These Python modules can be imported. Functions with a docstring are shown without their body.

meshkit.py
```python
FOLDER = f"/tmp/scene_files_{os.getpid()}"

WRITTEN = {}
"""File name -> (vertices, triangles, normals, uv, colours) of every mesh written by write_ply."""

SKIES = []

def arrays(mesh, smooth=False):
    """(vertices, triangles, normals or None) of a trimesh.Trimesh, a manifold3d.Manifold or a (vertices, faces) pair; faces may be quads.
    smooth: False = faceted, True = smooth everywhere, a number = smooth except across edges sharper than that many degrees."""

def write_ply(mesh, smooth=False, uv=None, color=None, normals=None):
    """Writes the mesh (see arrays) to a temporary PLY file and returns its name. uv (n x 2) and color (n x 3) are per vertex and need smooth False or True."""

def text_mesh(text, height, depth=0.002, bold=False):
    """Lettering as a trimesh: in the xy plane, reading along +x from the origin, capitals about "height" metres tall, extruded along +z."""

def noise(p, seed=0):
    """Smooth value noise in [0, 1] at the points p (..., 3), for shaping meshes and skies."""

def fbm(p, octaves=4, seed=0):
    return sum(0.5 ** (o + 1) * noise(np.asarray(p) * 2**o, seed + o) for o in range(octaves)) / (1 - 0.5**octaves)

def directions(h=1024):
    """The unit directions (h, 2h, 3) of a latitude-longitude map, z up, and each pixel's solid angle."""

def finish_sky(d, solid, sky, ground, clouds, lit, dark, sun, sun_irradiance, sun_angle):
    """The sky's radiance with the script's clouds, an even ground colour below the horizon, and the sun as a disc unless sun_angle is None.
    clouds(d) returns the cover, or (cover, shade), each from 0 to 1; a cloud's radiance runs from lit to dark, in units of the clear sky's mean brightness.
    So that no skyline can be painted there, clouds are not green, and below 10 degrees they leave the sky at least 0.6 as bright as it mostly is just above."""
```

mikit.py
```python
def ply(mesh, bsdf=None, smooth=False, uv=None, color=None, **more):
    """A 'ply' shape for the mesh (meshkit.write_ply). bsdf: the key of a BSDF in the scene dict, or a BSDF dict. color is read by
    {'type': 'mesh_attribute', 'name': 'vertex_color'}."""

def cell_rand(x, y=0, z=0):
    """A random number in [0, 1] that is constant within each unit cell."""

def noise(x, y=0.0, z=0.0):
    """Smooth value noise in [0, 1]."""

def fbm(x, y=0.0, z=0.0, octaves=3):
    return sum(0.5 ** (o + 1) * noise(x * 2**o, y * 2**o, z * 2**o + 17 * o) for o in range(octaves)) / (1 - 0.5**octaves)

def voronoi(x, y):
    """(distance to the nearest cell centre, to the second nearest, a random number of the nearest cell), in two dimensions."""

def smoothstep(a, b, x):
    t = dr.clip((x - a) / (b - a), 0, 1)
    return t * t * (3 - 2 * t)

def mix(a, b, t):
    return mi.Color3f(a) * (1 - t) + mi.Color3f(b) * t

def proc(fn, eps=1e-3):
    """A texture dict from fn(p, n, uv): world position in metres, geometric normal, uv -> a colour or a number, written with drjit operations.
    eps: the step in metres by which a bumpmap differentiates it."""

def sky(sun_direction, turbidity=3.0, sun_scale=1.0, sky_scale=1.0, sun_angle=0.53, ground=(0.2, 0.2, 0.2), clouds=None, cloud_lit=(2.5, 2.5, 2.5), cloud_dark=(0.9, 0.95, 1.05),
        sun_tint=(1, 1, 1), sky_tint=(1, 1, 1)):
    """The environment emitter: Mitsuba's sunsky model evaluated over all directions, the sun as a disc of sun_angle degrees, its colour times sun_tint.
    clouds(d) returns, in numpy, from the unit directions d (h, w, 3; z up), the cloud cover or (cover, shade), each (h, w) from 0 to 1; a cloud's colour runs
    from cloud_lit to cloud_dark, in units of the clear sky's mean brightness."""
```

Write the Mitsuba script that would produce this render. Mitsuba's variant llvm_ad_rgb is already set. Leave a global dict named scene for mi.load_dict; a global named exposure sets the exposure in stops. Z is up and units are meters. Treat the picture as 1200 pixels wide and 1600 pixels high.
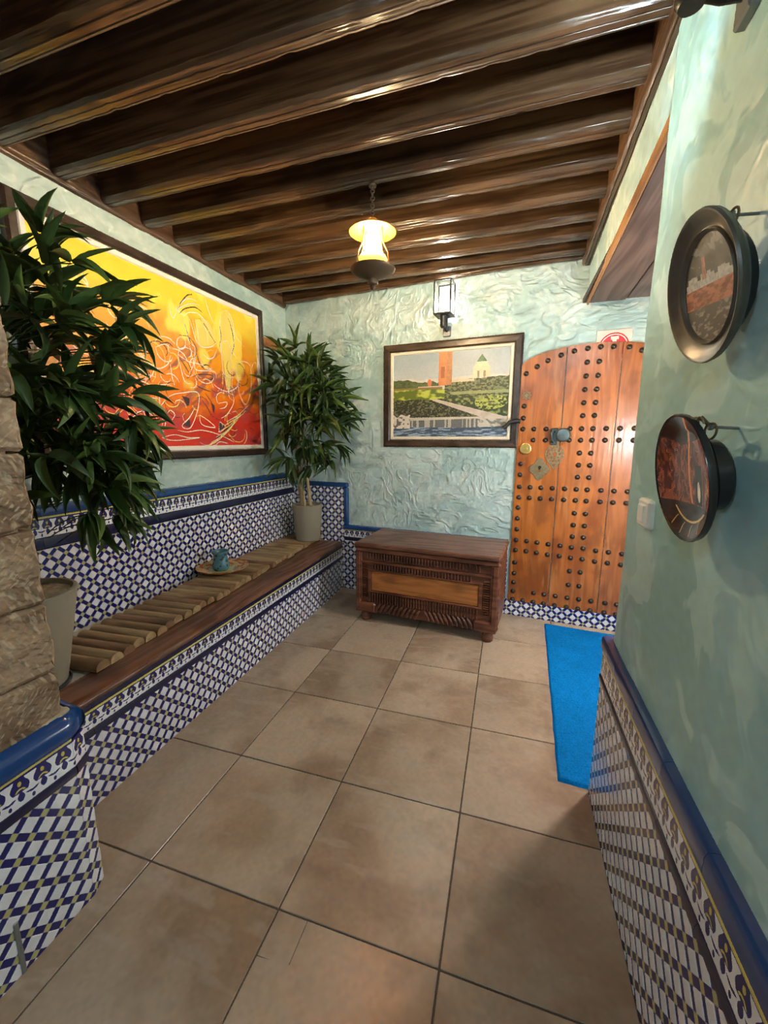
import math, random, numpy as np, trimesh, drjit as dr, mitsuba as mi, mikit, meshkit
from mikit import proc, noise, fbm, voronoi, cell_rand, smoothstep, mix
from shapely.geometry import Polygon, box as sbox, Point
T = mi.ScalarTransform4f
S = 0.75          # the plan below is drawn in units of 0.75 m (a floor tile is 0.6 units = 45 cm)
scene, labels = {'type': 'scene'}, {}

# ------------------------------------------------------------------ camera, lights, exposure
def cam():
    yaw, pitch, roll, f = -0.294967, -0.176036, 0.002193, 634.34
    cy, sy, cp, sp = math.cos(yaw), math.sin(yaw), math.cos(pitch), math.sin(pitch)
    fw = np.array([sy*cp, cy*cp, sp]); r = np.array([cy, -sy, 0]); u = np.cross(r, fw)
    up = u*math.cos(roll) - r*math.sin(roll)
    o = np.array([1.32957, -1.06284, 1.72095])*S
    return {'type': 'perspective', 'fov_axis': 'x', 'fov': 2*math.degrees(math.atan(600/f)), 'near_clip': 0.02, 'far_clip': 100,
            'to_world': T().look_at(origin=o.tolist(), target=(o+fw).tolist(), up=up.tolist())}
scene['camera'] = cam()
exposure = 4.0
BULB_WALL = (12.5, 11.5, 9.4)          # radiance of the wall lantern bulbs
BULB_WALL_RIGHT = (29, 33.5, 34)
BULB_HANG = (60, 50, 36)           # hanging lamp bulb
GLASS_HANG = (.105, .068, .009)     # lit amber glass of the hanging lamp
GLOBE_ALCOVE = (18, 16.5, 15.8)
GLOBE_HALL = (2.8, 3.7, 4.3)

# ------------------------------------------------------------------ helpers
def numbered(key):
    if key not in scene and key not in labels and key not in USED: USED.add(key); return key
    n = COUNT.get(key, 0)
    while True:
        n += 1
        k = f'{key}_{n:03d}'
        if k not in USED and k not in scene: break
    COUNT[key] = n; USED.add(k); return k
USED, COUNT = set(), {}
def tm(v, f): return trimesh.Trimesh(np.asarray(v, float), np.asarray(f, int), process=False)
def scaled(mesh):
    if isinstance(mesh, tuple): mesh = tm(*[a if i == 0 else (np.vstack([np.asarray(a)[:, [0, 1, 2]], np.asarray(a)[:, [0, 2, 3]]]) if np.asarray(a).shape[1] == 4 else a) for i, a in enumerate(mesh)])
    m = mesh.copy(); m.vertices = np.asarray(m.vertices)*S
    return m
def shape(mesh, mat, smooth=False, uv=None, color=None, **kw):
    return mikit.ply(scaled(mesh), mat, smooth, uv=uv, color=color, **kw)
def put(key, mesh, mat, smooth=False, uv=None, label=None, kind=None, **kw):
    key = numbered(key)
    scene[key] = shape(mesh, mat, smooth, uv=uv, **kw)
    if label or kind: labels[key] = {**({'label': label} if label else {}), **({'kind': kind} if kind else {})}
    return key
def inst(key, base, M, label=None):
    """a copy of a shape dict; M is a 4x4 in plan units"""
    key = numbered(key); M = np.array(M, float); M = M.copy(); M[:3, 3] *= S
    scene[key] = {**base, 'to_world': T(M.tolist())}
    if label: labels[key] = {'label': label}
    return key
def thing(name, label, cat, group=None):
    key = numbered(name); labels[key] = {'label': label, 'category': cat}
    if group: labels[key]['group'] = group
    return key
def struct(name, label=None):
    labels[name] = {'kind': 'structure', **({'label': label} if label else {})}; USED.add(name); return name
cat = trimesh.util.concatenate
def hull(pts): return trimesh.Trimesh(np.asarray(pts, float)).convex_hull if False else trimesh.convex.convex_hull(np.asarray(pts, float))
def cbox(x0, x1, y0, y1, z0, z1, c=0.004):
    """box with chamfered edges"""
    c = min(c, (x1-x0)*.4, (y1-y0)*.4, (z1-z0)*.4)
    P = []
    for X, sx in ((x0, 1), (x1, -1)):
        for Y, sy in ((y0, 1), (y1, -1)):
            for Z, sz in ((z0, 1), (z1, -1)):
                P += [(X, Y+sy*c, Z+sz*c), (X+sx*c, Y, Z+sz*c), (X+sx*c, Y+sy*c, Z)]
    return hull(P)
def bx(x0, x1, y0, y1, z0, z1):
    m = trimesh.creation.box(extents=(x1-x0, y1-y0, z1-z0)); m.apply_translation(((x0+x1)/2, (y0+y1)/2, (z0+z1)/2)); return m
def lathe(profile, n=40, center=(0, 0, 0)):
    """profile: (r, z) from bottom to top, around z"""
    P = np.array(profile, float); a = np.arange(n)*2*math.pi/n
    V = np.stack([P[:, None, 0]*np.cos(a), P[:, None, 0]*np.sin(a), np.repeat(P[:, None, 1], n, 1)], -1).reshape(-1, 3)
    F = []
    for i in range(len(P)-1):
        for j in range(n):
            A, B = i*n+j, i*n+(j+1) % n
            F += [(A, B, B+n), (A, B+n, A+n)]
    m = trimesh.Trimesh(V, F, process=True); m.update_faces(m.nondegenerate_faces()); m.apply_translation(center); return m
def tube(path, r, n=8, closed=False):
    P = np.array(path, float); R = np.broadcast_to(np.asarray(r, float), (len(P),))
    t = np.gradient(P, axis=0); t /= np.maximum(np.linalg.norm(t, axis=1, keepdims=True), 1e-9)
    ref = np.array([0, 0, 1.0]) if abs(t[0, 2]) < .9 else np.array([1.0, 0, 0])
    a = np.arange(n)*2*math.pi/n; V = []
    u = np.cross(t[0], ref); u /= np.linalg.norm(u)
    for i in range(len(P)):
        u = u - t[i]*np.dot(u, t[i]); u /= np.linalg.norm(u); w = np.cross(t[i], u)
        V.append(P[i]+R[i]*(np.cos(a)[:, None]*u+np.sin(a)[:, None]*w))
    V = np.vstack(V+[P[:1], P[-1:]]); F = []
    for i in range(len(P)-1):
        for j in range(n):
            A, B = i*n+j, i*n+(j+1) % n
            F += [(A, B, B+n), (A, B+n, A+n)]
    c0, c1, e = len(V)-2, len(V)-1, (len(P)-1)*n
    for j in range(n): F += [(c0, (j+1) % n, j), (c1, e+j, e+(j+1) % n)]
    return tm(V, F)
def extrude(poly, h):
    gs = [g for g in getattr(poly, 'geoms', [poly]) if g.area > 1e-8]
    return cat([trimesh.creation.extrude_polygon(g, h, engine='earcut') for g in gs])
class Frame:
    """local (s along, n out, z up) -> plan"""
    def __init__(self, o, d, nsign=1):
        self.o = np.array([*o, 0.0]) if len(o) == 2 else np.array(o, float)
        d = np.array([*d, 0.0]); self.d = d/np.linalg.norm(d)
        self.n = nsign*np.array([self.d[1], -self.d[0], 0])
        self.M = np.eye(4); self.M[:3, 0] = self.d; self.M[:3, 1] = self.n; self.M[:3, 2] = (0, 0, 1); self.M[:3, 3] = self.o
        self.flip = np.linalg.det(self.M[:3, :3]) < 0
    def __call__(self, mesh):
        m = mesh.copy(); m.vertices = np.asarray(m.vertices) @ self.M[:3, :3].T + self.M[:3, 3]
        if self.flip: m.faces = np.asarray(m.faces)[:, ::-1]
        return m
    def at(self, s=0, n=0, z=0):
        M = np.eye(4); M[:3, 3] = (s, n, z); return self.M @ M
def grid_sheet(fn, nu, nv):
    """fn(u, v) -> points, u and v in [0, 1]"""
    u, v = np.meshgrid(np.linspace(0, 1, nu), np.linspace(0, 1, nv), indexing='ij')
    V = fn(u.ravel(), v.ravel()); F = []
    for i in range(nu-1):
        for j in range(nv-1):
            A = i*nv+j; F += [(A, A+nv, A+nv+1), (A, A+nv+1, A+1)]
    return tm(V, F)

# ------------------------------------------------------------------ materials
def two(d): return {'type': 'twosided', 'bsdf': d}
def rgb(*c): return {'type': 'rgb', 'value': list(c)}
def pr(base, rough=.5, bump=None, scale=1.0, eps=1e-3, **kw):
    d = {'type': 'principled', 'base_color': base if isinstance(base, dict) else rgb(*base), 'roughness': rough, **kw}
    if bump: d = {'type': 'bumpmap', 'arbitrary': proc(bump, eps), 'scale': scale, 'bsdf': d}
    return two(d)

def plaster_fn(c0, c1, c2, seed):
    def fn(p, n, uv):
        w = fbm(p.x*3+seed, p.y*3, p.z*3, 2)
        a = fbm(p.x*2.3+w*1.6, p.y*2.3+w*1.3, p.z*3.1+seed, 4)
        b = fbm(p.x*9+w*3, p.y*9+seed, p.z*7, 3)
        col = mix(c0, c1, smoothstep(.40, .60, a))
        col = mix(col, c2, smoothstep(.55, .72, b)*.7)
        r = 1-dr.abs(2*noise(p.x*13+w*8, p.y*13+w*7, p.z*15+w*9)-1)      # pale strokes: highlights of the trowel relief put into the colour
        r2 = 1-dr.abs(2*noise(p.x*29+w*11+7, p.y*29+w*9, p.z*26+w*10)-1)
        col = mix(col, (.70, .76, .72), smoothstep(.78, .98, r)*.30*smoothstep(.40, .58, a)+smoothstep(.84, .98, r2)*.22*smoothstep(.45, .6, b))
        col = mix(col, (.30, .42, .42), smoothstep(.58, .72, fbm(p.x*15+w*4, p.y*15, p.z*13, 3))*.35)
        return col*(.93+.14*noise(p.x*40, p.y*40, p.z*40))
    return fn
def trowel_fn(c0, c1, c2, c3):
    def fn(p, n, uv):
        w = fbm(p.x*4, p.y*4, p.z*4, 3)
        a = fbm(p.x*3.2+w*2.2, p.y*3.2+w*1.6, p.z*2.6+5.0, 4)
        b = fbm(p.x*7+3, p.y*7+w*3, p.z*5+w*2, 4)
        col = mix(c0, c1, smoothstep(.44, .54, a))
        col = mix(col, c2, smoothstep(.555, .60, b)*.65)
        col = mix(col, c3, smoothstep(.58, .64, fbm(p.x*5, p.y*6+9, p.z*4+w*3, 4))*.6)
        return col*(.95+.10*noise(p.x*50, p.y*50, p.z*50))
    return fn
def plaster_bump(p, n, uv):
    w = fbm(p.x*5, p.y*5, p.z*5, 2)
    a = fbm(p.x*9+w*5, p.y*9+w*4, p.z*8+w*6, 3)
    r = 1-dr.abs(2*noise(p.x*9+w*7, p.y*9+w*6, p.z*11+w*8)-1)
    r2 = 1-dr.abs(2*noise(p.x*21+w*9+7, p.y*21+w*8, p.z*19+w*9)-1)
    return a*.8+smoothstep(.80, 1.0, r)*.30+smoothstep(.72, 1.0, r2)*.16
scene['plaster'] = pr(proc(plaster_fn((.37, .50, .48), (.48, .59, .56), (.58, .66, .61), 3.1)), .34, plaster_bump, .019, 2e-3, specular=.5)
scene['plaster_right'] = pr(proc(trowel_fn((.31, .52, .51), (.385, .62, .62), (.52, .72, .70), (.29, .50, .55))), .42, plaster_bump, .0035, 2e-3, specular=.4)

def grain_fn(axis, c0, c1, c2, fine=70, along=2.0, seed=0.0):
    def fn(p, n, uv):
        q = {'x': (p.y, p.z, p.x), 'y': (p.x, p.z, p.y), 'z': (p.x, p.y, p.z)}[axis]
        w = fbm(q[0]*5+seed, q[1]*5, q[2]*along*.7, 2)
        g = fbm(q[0]*fine+w*7, q[1]*fine, q[2]*along, 3)
        k = fbm(q[0]*9+seed, q[1]*9+3, q[2]*along*1.7, 3)
        col = mix(c0, c1, smoothstep(.3, .7, g))
        return mix(col, c2, smoothstep(.5, .75, k)*.75)
    return fn
def grain_bump(axis, fine=90, along=3.0):
    def fn(p, n, uv):
        q = {'x': (p.y, p.z, p.x), 'y': (p.x, p.z, p.y), 'z': (p.x, p.y, p.z)}[axis]
        return fbm(q[0]*fine, q[1]*fine, q[2]*along, 3)+.5*fbm(q[0]*25, q[1]*25, q[2]*14, 2)
    return fn
def aged(base):
    def fn(p, n, uv):
        col = base(p, n, uv)
        a = fbm(p.x*9, p.y*9, p.z*5, 4)
        col = mix(col, (.20, .062, .020), smoothstep(.54, .70, a)*.55)
        b = fbm(p.x*30+4, p.y*30, p.z*3.5, 3)
        return mix(col, (.52, .22, .075), smoothstep(.60, .74, b)*.5)*.88
    return fn
scene['beam_wood'] = pr(proc(grain_fn('x', (.040, .019, .009), (.105, .058, .030), (.019, .009, .005), 60, 1.6)), .30, grain_bump('x'), .004, specular=.6)
scene['beam_wood_y'] = pr(proc(grain_fn('y', (.050, .024, .012), (.115, .060, .032), (.022, .010, .006), 60, 1.6)), .36, grain_bump('y'), .005, specular=.6)
scene['board_wood'] = pr(proc(grain_fn('y', (.022, .012, .008), (.045, .024, .014), (.012, .006, .004), 45, 1.6, 4.0)), .55, specular=.4)
scene['soffit_wood'] = pr(proc(grain_fn('y', (.060, .034, .026), (.115, .072, .055), (.034, .020, .016), 40, 1.5, 9.0)), .5)
scene['lintel_wood'] = pr(proc(grain_fn('y', (.24, .10, .03), (.36, .17, .055), (.13, .055, .02), 50, 1.5, 9.0)), .45)
for i, (a, b, c) in enumerate([((.36, .098, .017), (.50, .150, .028), (.22, .050, .011)), ((.37, .100, .022), (.50, .154, .034), (.24, .056, .013)), ((.34, .100, .028), (.46, .150, .048), (.21, .054, .016))]):
    scene[f'door_wood_{i}'] = pr(proc(aged(grain_fn('z', a, b, c, 55, 2.2, 2.0+5*i))), .30, grain_bump('z', 70, 2), .0016, clearcoat=.15, clearcoat_gloss=.75, specular=.4)
scene['chest_wood'] = pr(proc(grain_fn('x', (.095, .029, .015), (.175, .060, .030), (.045, .014, .008), 60, 2.2, 1.0)), .34, grain_bump('x', 80, 3), .0015, specular=.5)
scene['chest_lid_wood'] = pr(proc(grain_fn('x', (.115, .044, .026), (.19, .080, .050), (.070, .026, .016), 60, 2.2, 6.0)), .36, grain_bump('x', 80, 3), .0015, specular=.5)
scene['chest_panel_wood'] = pr(proc(grain_fn('x', (.30, .095, .024), (.42, .150, .040), (.13, .036, .011), 60, 2.4, 12.0)), .34, grain_bump('x', 80, 3), .0015)
scene['nosing_wood'] = pr(proc(grain_fn('y', (.085, .032, .018), (.17, .075, .042), (.045, .018, .012), 55, 2.5, 2.0)), .33, grain_bump('y', 60, 4), .004, specular=.55)
for i, (a, b, c) in enumerate([((.21, .125, .055), (.33, .215, .105), (.12, .062, .026)), ((.26, .165, .075), (.39, .27, .14), (.15, .085, .038)), ((.165, .085, .042), (.25, .145, .075), (.095, .045, .024))]):
    scene[f'slat_wood_{i}'] = pr(proc(grain_fn('x', a, b, c, 45, 2.5, 3.0*i)), .48, grain_bump('x', 60, 4), .002)
scene['frame_wood'] = pr(proc(grain_fn('y', (.028, .016, .012), (.048, .028, .020), (.018, .010, .008), 50, 3)), .3, specular=.5)
scene['frame_wood_x'] = pr(proc(grain_fn('x', (.040, .024, .016), (.085, .052, .034), (.025, .014, .010), 50, 3)), .3, specular=.5)
scene['liner'] = pr((.72, .62, .48), .55)
scene['liner_white'] = pr((.78, .72, .66), .55)
scene['orange_wood'] = pr(proc(grain_fn('y', (.36, .13, .035), (.48, .20, .06), (.24, .08, .025), 60, 3)), .5)

def tile_fn(p, n, uv):
    i, j = dr.floor(p.x/(.6*S)), dr.floor(p.y/(.6*S))
    o = cell_rand(i, j, 3)*40
    w = fbm(p.x*3+o, p.y*3, o, 2)
    a = fbm(p.x*4+w*2+o, p.y*3+o, 1.0, 4)
    b = fbm(p.x*9+o, p.y*30+w*4, 4.0, 3)
    col = mix((.31, .205, .132), (.475, .350, .248), smoothstep(.25, .75, a))
    col = mix(col, (.44, .345, .265), smoothstep(.52, .78, b)*.45)
    col = mix(col, (.25, .16, .105), smoothstep(.55, .82, fbm(p.x*8+o, p.y*8, 7.0, 4))*.5)
    return col*(.92+.2*cell_rand(i, j, 9))*(.94+.12*noise(p.x*90, p.y*90))
scene['floor_tile'] = pr(proc(tile_fn), .28, lambda p, n, uv: fbm(p.x*18, p.y*18, 0.0, 3), .0016, specular=.5)
scene['grout'] = pr((.11, .080, .060), .9)
scene['grout_white'] = pr((.55, .53, .50), .8)
def glaze_white(p, n, uv): return mix((.66, .67, .72), (.78, .78, .81), fbm(p.x*9, p.y*9, p.z*9, 2))*(.95+.1*cell_rand(dr.floor(p.x*21), dr.floor(p.y*21), dr.floor(p.z*21)))
scene['glaze_white'] = pr(proc(glaze_white), .16, specular=.55)
PITCH = .0654*S
def mosaic_ground(p, n, uv):
    a, b = (uv.x+uv.y)/(1.41421356*PITCH), (uv.x-uv.y)/(1.41421356*PITCH)
    fa, fb = dr.abs(a-dr.floor(a)-.5), dr.abs(b-dr.floor(b)-.5)
    node = dr.select((fa > .335) & (fb > .335), 1.0, 0.0)
    edge = dr.select((dr.abs(fa-.335) < .014) & (fb > .30) | (dr.abs(fb-.335) < .014) & (fa > .30), 1.0, 0.0)
    col = mix((.010, .012, .115), (.44, .41, .16), node)
    return mix(col, (.30, .30, .32), edge)
scene['mosaic_ground'] = pr(proc(mosaic_ground), .18, specular=.55)
def frieze(p, n, uv):
    x = uv.x-dr.floor(uv.x)-.5; y = uv.y
    def ring(cx, cy, r): return dr.sqrt(dr.square(x-cx)+dr.square((y-cy)*1.45))-r
    head = dr.select(y > .47, .315+.10*dr.sin((y-.47)*9.5), 0.0)
    tail = dr.select((y > .16) & (y <= .47), .055+.10*dr.abs(dr.sin((y-.16)*10.5)), 0.0)
    blue = (dr.abs(x) < head+tail) | (y > .93)
    xs = x+.5-dr.floor(x+1.0)   # centre between two motifs
    cres = (dr.abs(dr.sqrt(dr.square(xs)+dr.square((y-.55)*1.45))-.36) < .052) & (y < .36)
    drop = dr.square(xs/.075)+dr.square((y-.13)/.075) < 1
    blue = blue | cres | drop
    yel = (dr.square(x/.085)+dr.square((y-.76)/.085) < 1) | ((dr.abs(ring(.0, .44, .21)) < .04) & (y > .50))
    col = dr.select(blue, mi.Color3f(.010, .012, .115), mi.Color3f(.73, .74, .78))
    return dr.select(yel, mi.Color3f(.52, .42, .08), col)
scene['frieze_glaze'] = pr(proc(frieze), .17, specular=.55)
scene['navy_glaze'] = pr((.010, .012, .045), .15, specular=.55)
def rim_fn(p, n, uv): return mix((.007, .036, .135), (.012, .058, .20), fbm(p.x*6, p.y*6, p.z*6, 3))
scene['blue_glaze'] = pr(proc(rim_fn), .16, lambda p, n, uv: fbm(p.x*14, p.y*14, p.z*14, 2), .002, specular=.55)
scene['yellow_glaze'] = pr((.58, .50, .14), .2)
def stone_fn(p, n, uv):
    a = fbm(p.x*9, p.y*9, p.z*9, 4)
    col = mix((.17, .108, .066), (.31, .215, .138), smoothstep(.32, .66, a))
    sel = noise(p.x*14, p.y*14, p.z*14)
    tool = dr.select(sel > .5, fbm((p.y+p.z)*45, (p.y-p.z)*150, p.x*30, 2), fbm((p.y*.4-p.z)*45, (p.y+p.z*.4)*150, p.x*30, 2))
    col = mix(col, (.44, .345, .24), smoothstep(.52, .80, tool)*.65)
    return col*(.86+.28*noise(p.x*150, p.y*150, p.z*150))
def stone_bump(p, n, uv): return fbm(p.x*40, p.y*40, p.z*40, 3)+.8*fbm(p.x*120, p.y*120, p.z*120, 2)
scene['stone'] = pr(proc(stone_fn), .9, stone_bump, .009, specular=.2)
scene['mortar'] = pr(proc(lambda p, n, uv: mix((.34, .25, .16), (.48, .38, .27), fbm(p.x*30, p.y*30, p.z*30, 3))), .9)
def carpet(p, n, uv):
    g = noise(p.x*260, p.y*260, p.z*260)
    return mix((.000, .105, .34), (.002, .225, .62), g)*(.86+.28*fbm(p.x*7, p.y*7, 0, 3))
scene['carpet'] = pr(proc(carpet), .95, lambda p, n, uv: noise(p.x*300, p.y*300, 0), .004, 1e-3, sheen=.4, specular=.1)
scene['iron'] = pr(proc(lambda p, n, uv: mix((.045, .036, .030), (.11, .085, .065), fbm(p.x*60, p.y*60, p.z*60, 2))), .33, metallic=.75)
scene['black_metal'] = pr((.018, .018, .019), .38, metallic=.2)
scene['grey_metal'] = pr((.22, .23, .23), .4, metallic=.5)
scene['brass'] = pr((.62, .42, .13), .32, metallic=.85)
scene['old_brass'] = pr(proc(lambda p, n, uv: mix((.17, .12, .065), (.30, .23, .13), fbm(p.x*90, p.y*90, p.z*90, 2))), .4, metallic=.6)
scene['steel_green'] = pr((.12, .15, .15), .28, metallic=.7)
scene['keyhole_black'] = pr((.012, .010, .009), .7)
scene['lamp_brass'] = pr((.36, .15, .022), .45, metallic=.5)
scene['lamp_bronze'] = pr((.13, .085, .05), .42, metallic=.6)
scene['pot_taupe'] = pr(proc(lambda p, n, uv: mix((.235, .205, .150), (.27, .235, .175), noise(p.x*4, p.y*4, p.z*4))), .42, specular=.5)
scene['soil'] = pr(proc(lambda p, n, uv: mix((.20, .135, .085), (.50, .39, .26), noise(p.x*90, p.y*90, p.z*90))), .9)
def bamboo_fn(p, n, uv): return mix((.36, .245, .115), (.52, .385, .20), fbm(p.x*50, p.y*50, p.z*6, 3))
scene['bamboo'] = pr(proc(bamboo_fn), .5)
for i, c in enumerate([(.036, .070, .018), (.058, .105, .023), (.027, .052, .017), (.105, .145, .032)]):
    scene[f'leaf_{i}'] = pr(c, .42, specular=.35)
scene['plaster_white'] = pr((.55, .50, .42), .8)
scene['switch_white'] = pr((.86, .83, .74), .35)
scene['sign_white'] = pr((.72, .58, .50), .5)
scene['sign_red'] = pr((.62, .035, .05), .4)
scene['wire'] = pr((.20, .15, .08), .5, metallic=.4)
scene['tray_grey'] = pr((.05, .055, .055), .5)
scene['pane'] = {'type': 'thindielectric', 'int_ior': 1.5}

# ------------------------------------------------------------------ the setting
# plan lines: left wall (-1.25, .6)-(-1.165, 3.27); back wall y = 3.135 - .1152 x; right wall x = 1.81
LW = Frame((-1.2691, 0.0), (.0318, 1.0), 1)              # s from y = 0, n into the room (+x)
BW = Frame((-1.165, 3.2692), (1.0, -.1152), 1)           # s from the left corner, n into the room (-y)
RW = Frame((1.82, .92), (0, -1.0), 1)                    # s from the corner towards the camera, n into the room (-x)
def bw_s(x): return (x+1.165)*math.hypot(1, .1152)
HC = 3.43
rng = np.random.default_rng(7); random.seed(7)

def wavy_wall(F, s0, s1, z0, z1, thick, amp=.006, seed=0, step=.06):
    """a plaster wall: uneven face, solid behind"""
    ns, nz = max(int((s1-s0)/step), 2), max(int((z1-z0)/step), 2)
    def face(u, v):
        s, z = s0+(s1-s0)*u, z0+(z1-z0)*v
        d = (meshkit.fbm(np.stack([s*1.7, z*1.7, s*0+seed], -1), 3, 5)-.5)*2*amp
        return np.stack([s, d, z], -1)
    f = grid_sheet(face, ns, nz); f.faces = f.faces[:, ::-1]
    b = bx(s0, s1, -thick, -amp-.004, z0, z1)
    return F(cat([f, b])) if not F.flip else F(cat([f, b]))
struct('wall_left'); put_left = 'wall_left'
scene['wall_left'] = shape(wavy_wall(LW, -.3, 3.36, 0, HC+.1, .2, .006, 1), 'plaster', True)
struct('wall_back')
BWP = Frame((-1.165-.03*.1144, 3.2692+.03), (1.0, -.1152), 1)       # plaster face 3 cm behind the door leaf
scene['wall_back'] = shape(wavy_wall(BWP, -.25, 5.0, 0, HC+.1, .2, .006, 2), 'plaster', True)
# right wall with its soft rounded corner, then the side of the passage
struct('wall_right')
def right_wall():
    path = [(1.82, -4.3)]
    path += [(1.82, y) for y in np.linspace(-1.5, .83, 46)]
    r = .13
    path += [(1.82+r-r*math.cos(a), .83+r*math.sin(a)) for a in np.linspace(0, math.pi/2, 10)[1:]]
    path += [(x, .96) for x in np.linspace(2.0, 3.3, 12)]
    P = np.array(path); z = np.linspace(0, HC+.1, 58)
    V = np.stack([np.repeat(P[:, 0], len(z)), np.repeat(P[:, 1], len(z)), np.tile(z, len(P))], -1)
    t = np.gradient(P, axis=0); n = np.stack([-t[:, 1], t[:, 0]], 1); n /= np.linalg.norm(n, axis=1, keepdims=True)
    d = (meshkit.fbm(V*1.6, 3, 11)-.5)*.022+(meshkit.fbm(V*np.array([5, 5, 2.0]), 2, 12)-.5)*.006
    V[:, :2] += np.repeat(n, len(z), 0)*d[:, None]
    F = []
    m = len(z)
    for i in range(len(P)-1):
        for j in range(m-1):
            A = i*m+j; F += [(A, A+1, A+m+1), (A, A+m+1, A+m)]
    return cat([tm(V, F), bx(1.87, 3.3, -4.3, .90, 0, HC+.1)])
scene['wall_right'] = shape(right_wall(), 'plaster_right', True)
struct('wall_passage')
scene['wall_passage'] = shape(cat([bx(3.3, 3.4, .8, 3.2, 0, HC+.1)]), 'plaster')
struct('wall_hall')
scene['wall_hall'] = shape(cat([bx(-2.2, 3.4, -4.4, -4.3, 0, HC+.1), bx(-2.3, -2.2, -4.4, .0, 0, HC+.1), bx(-2.3, -1.26, -.02, .08, 0, HC+.1)]), 'plaster')
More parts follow.
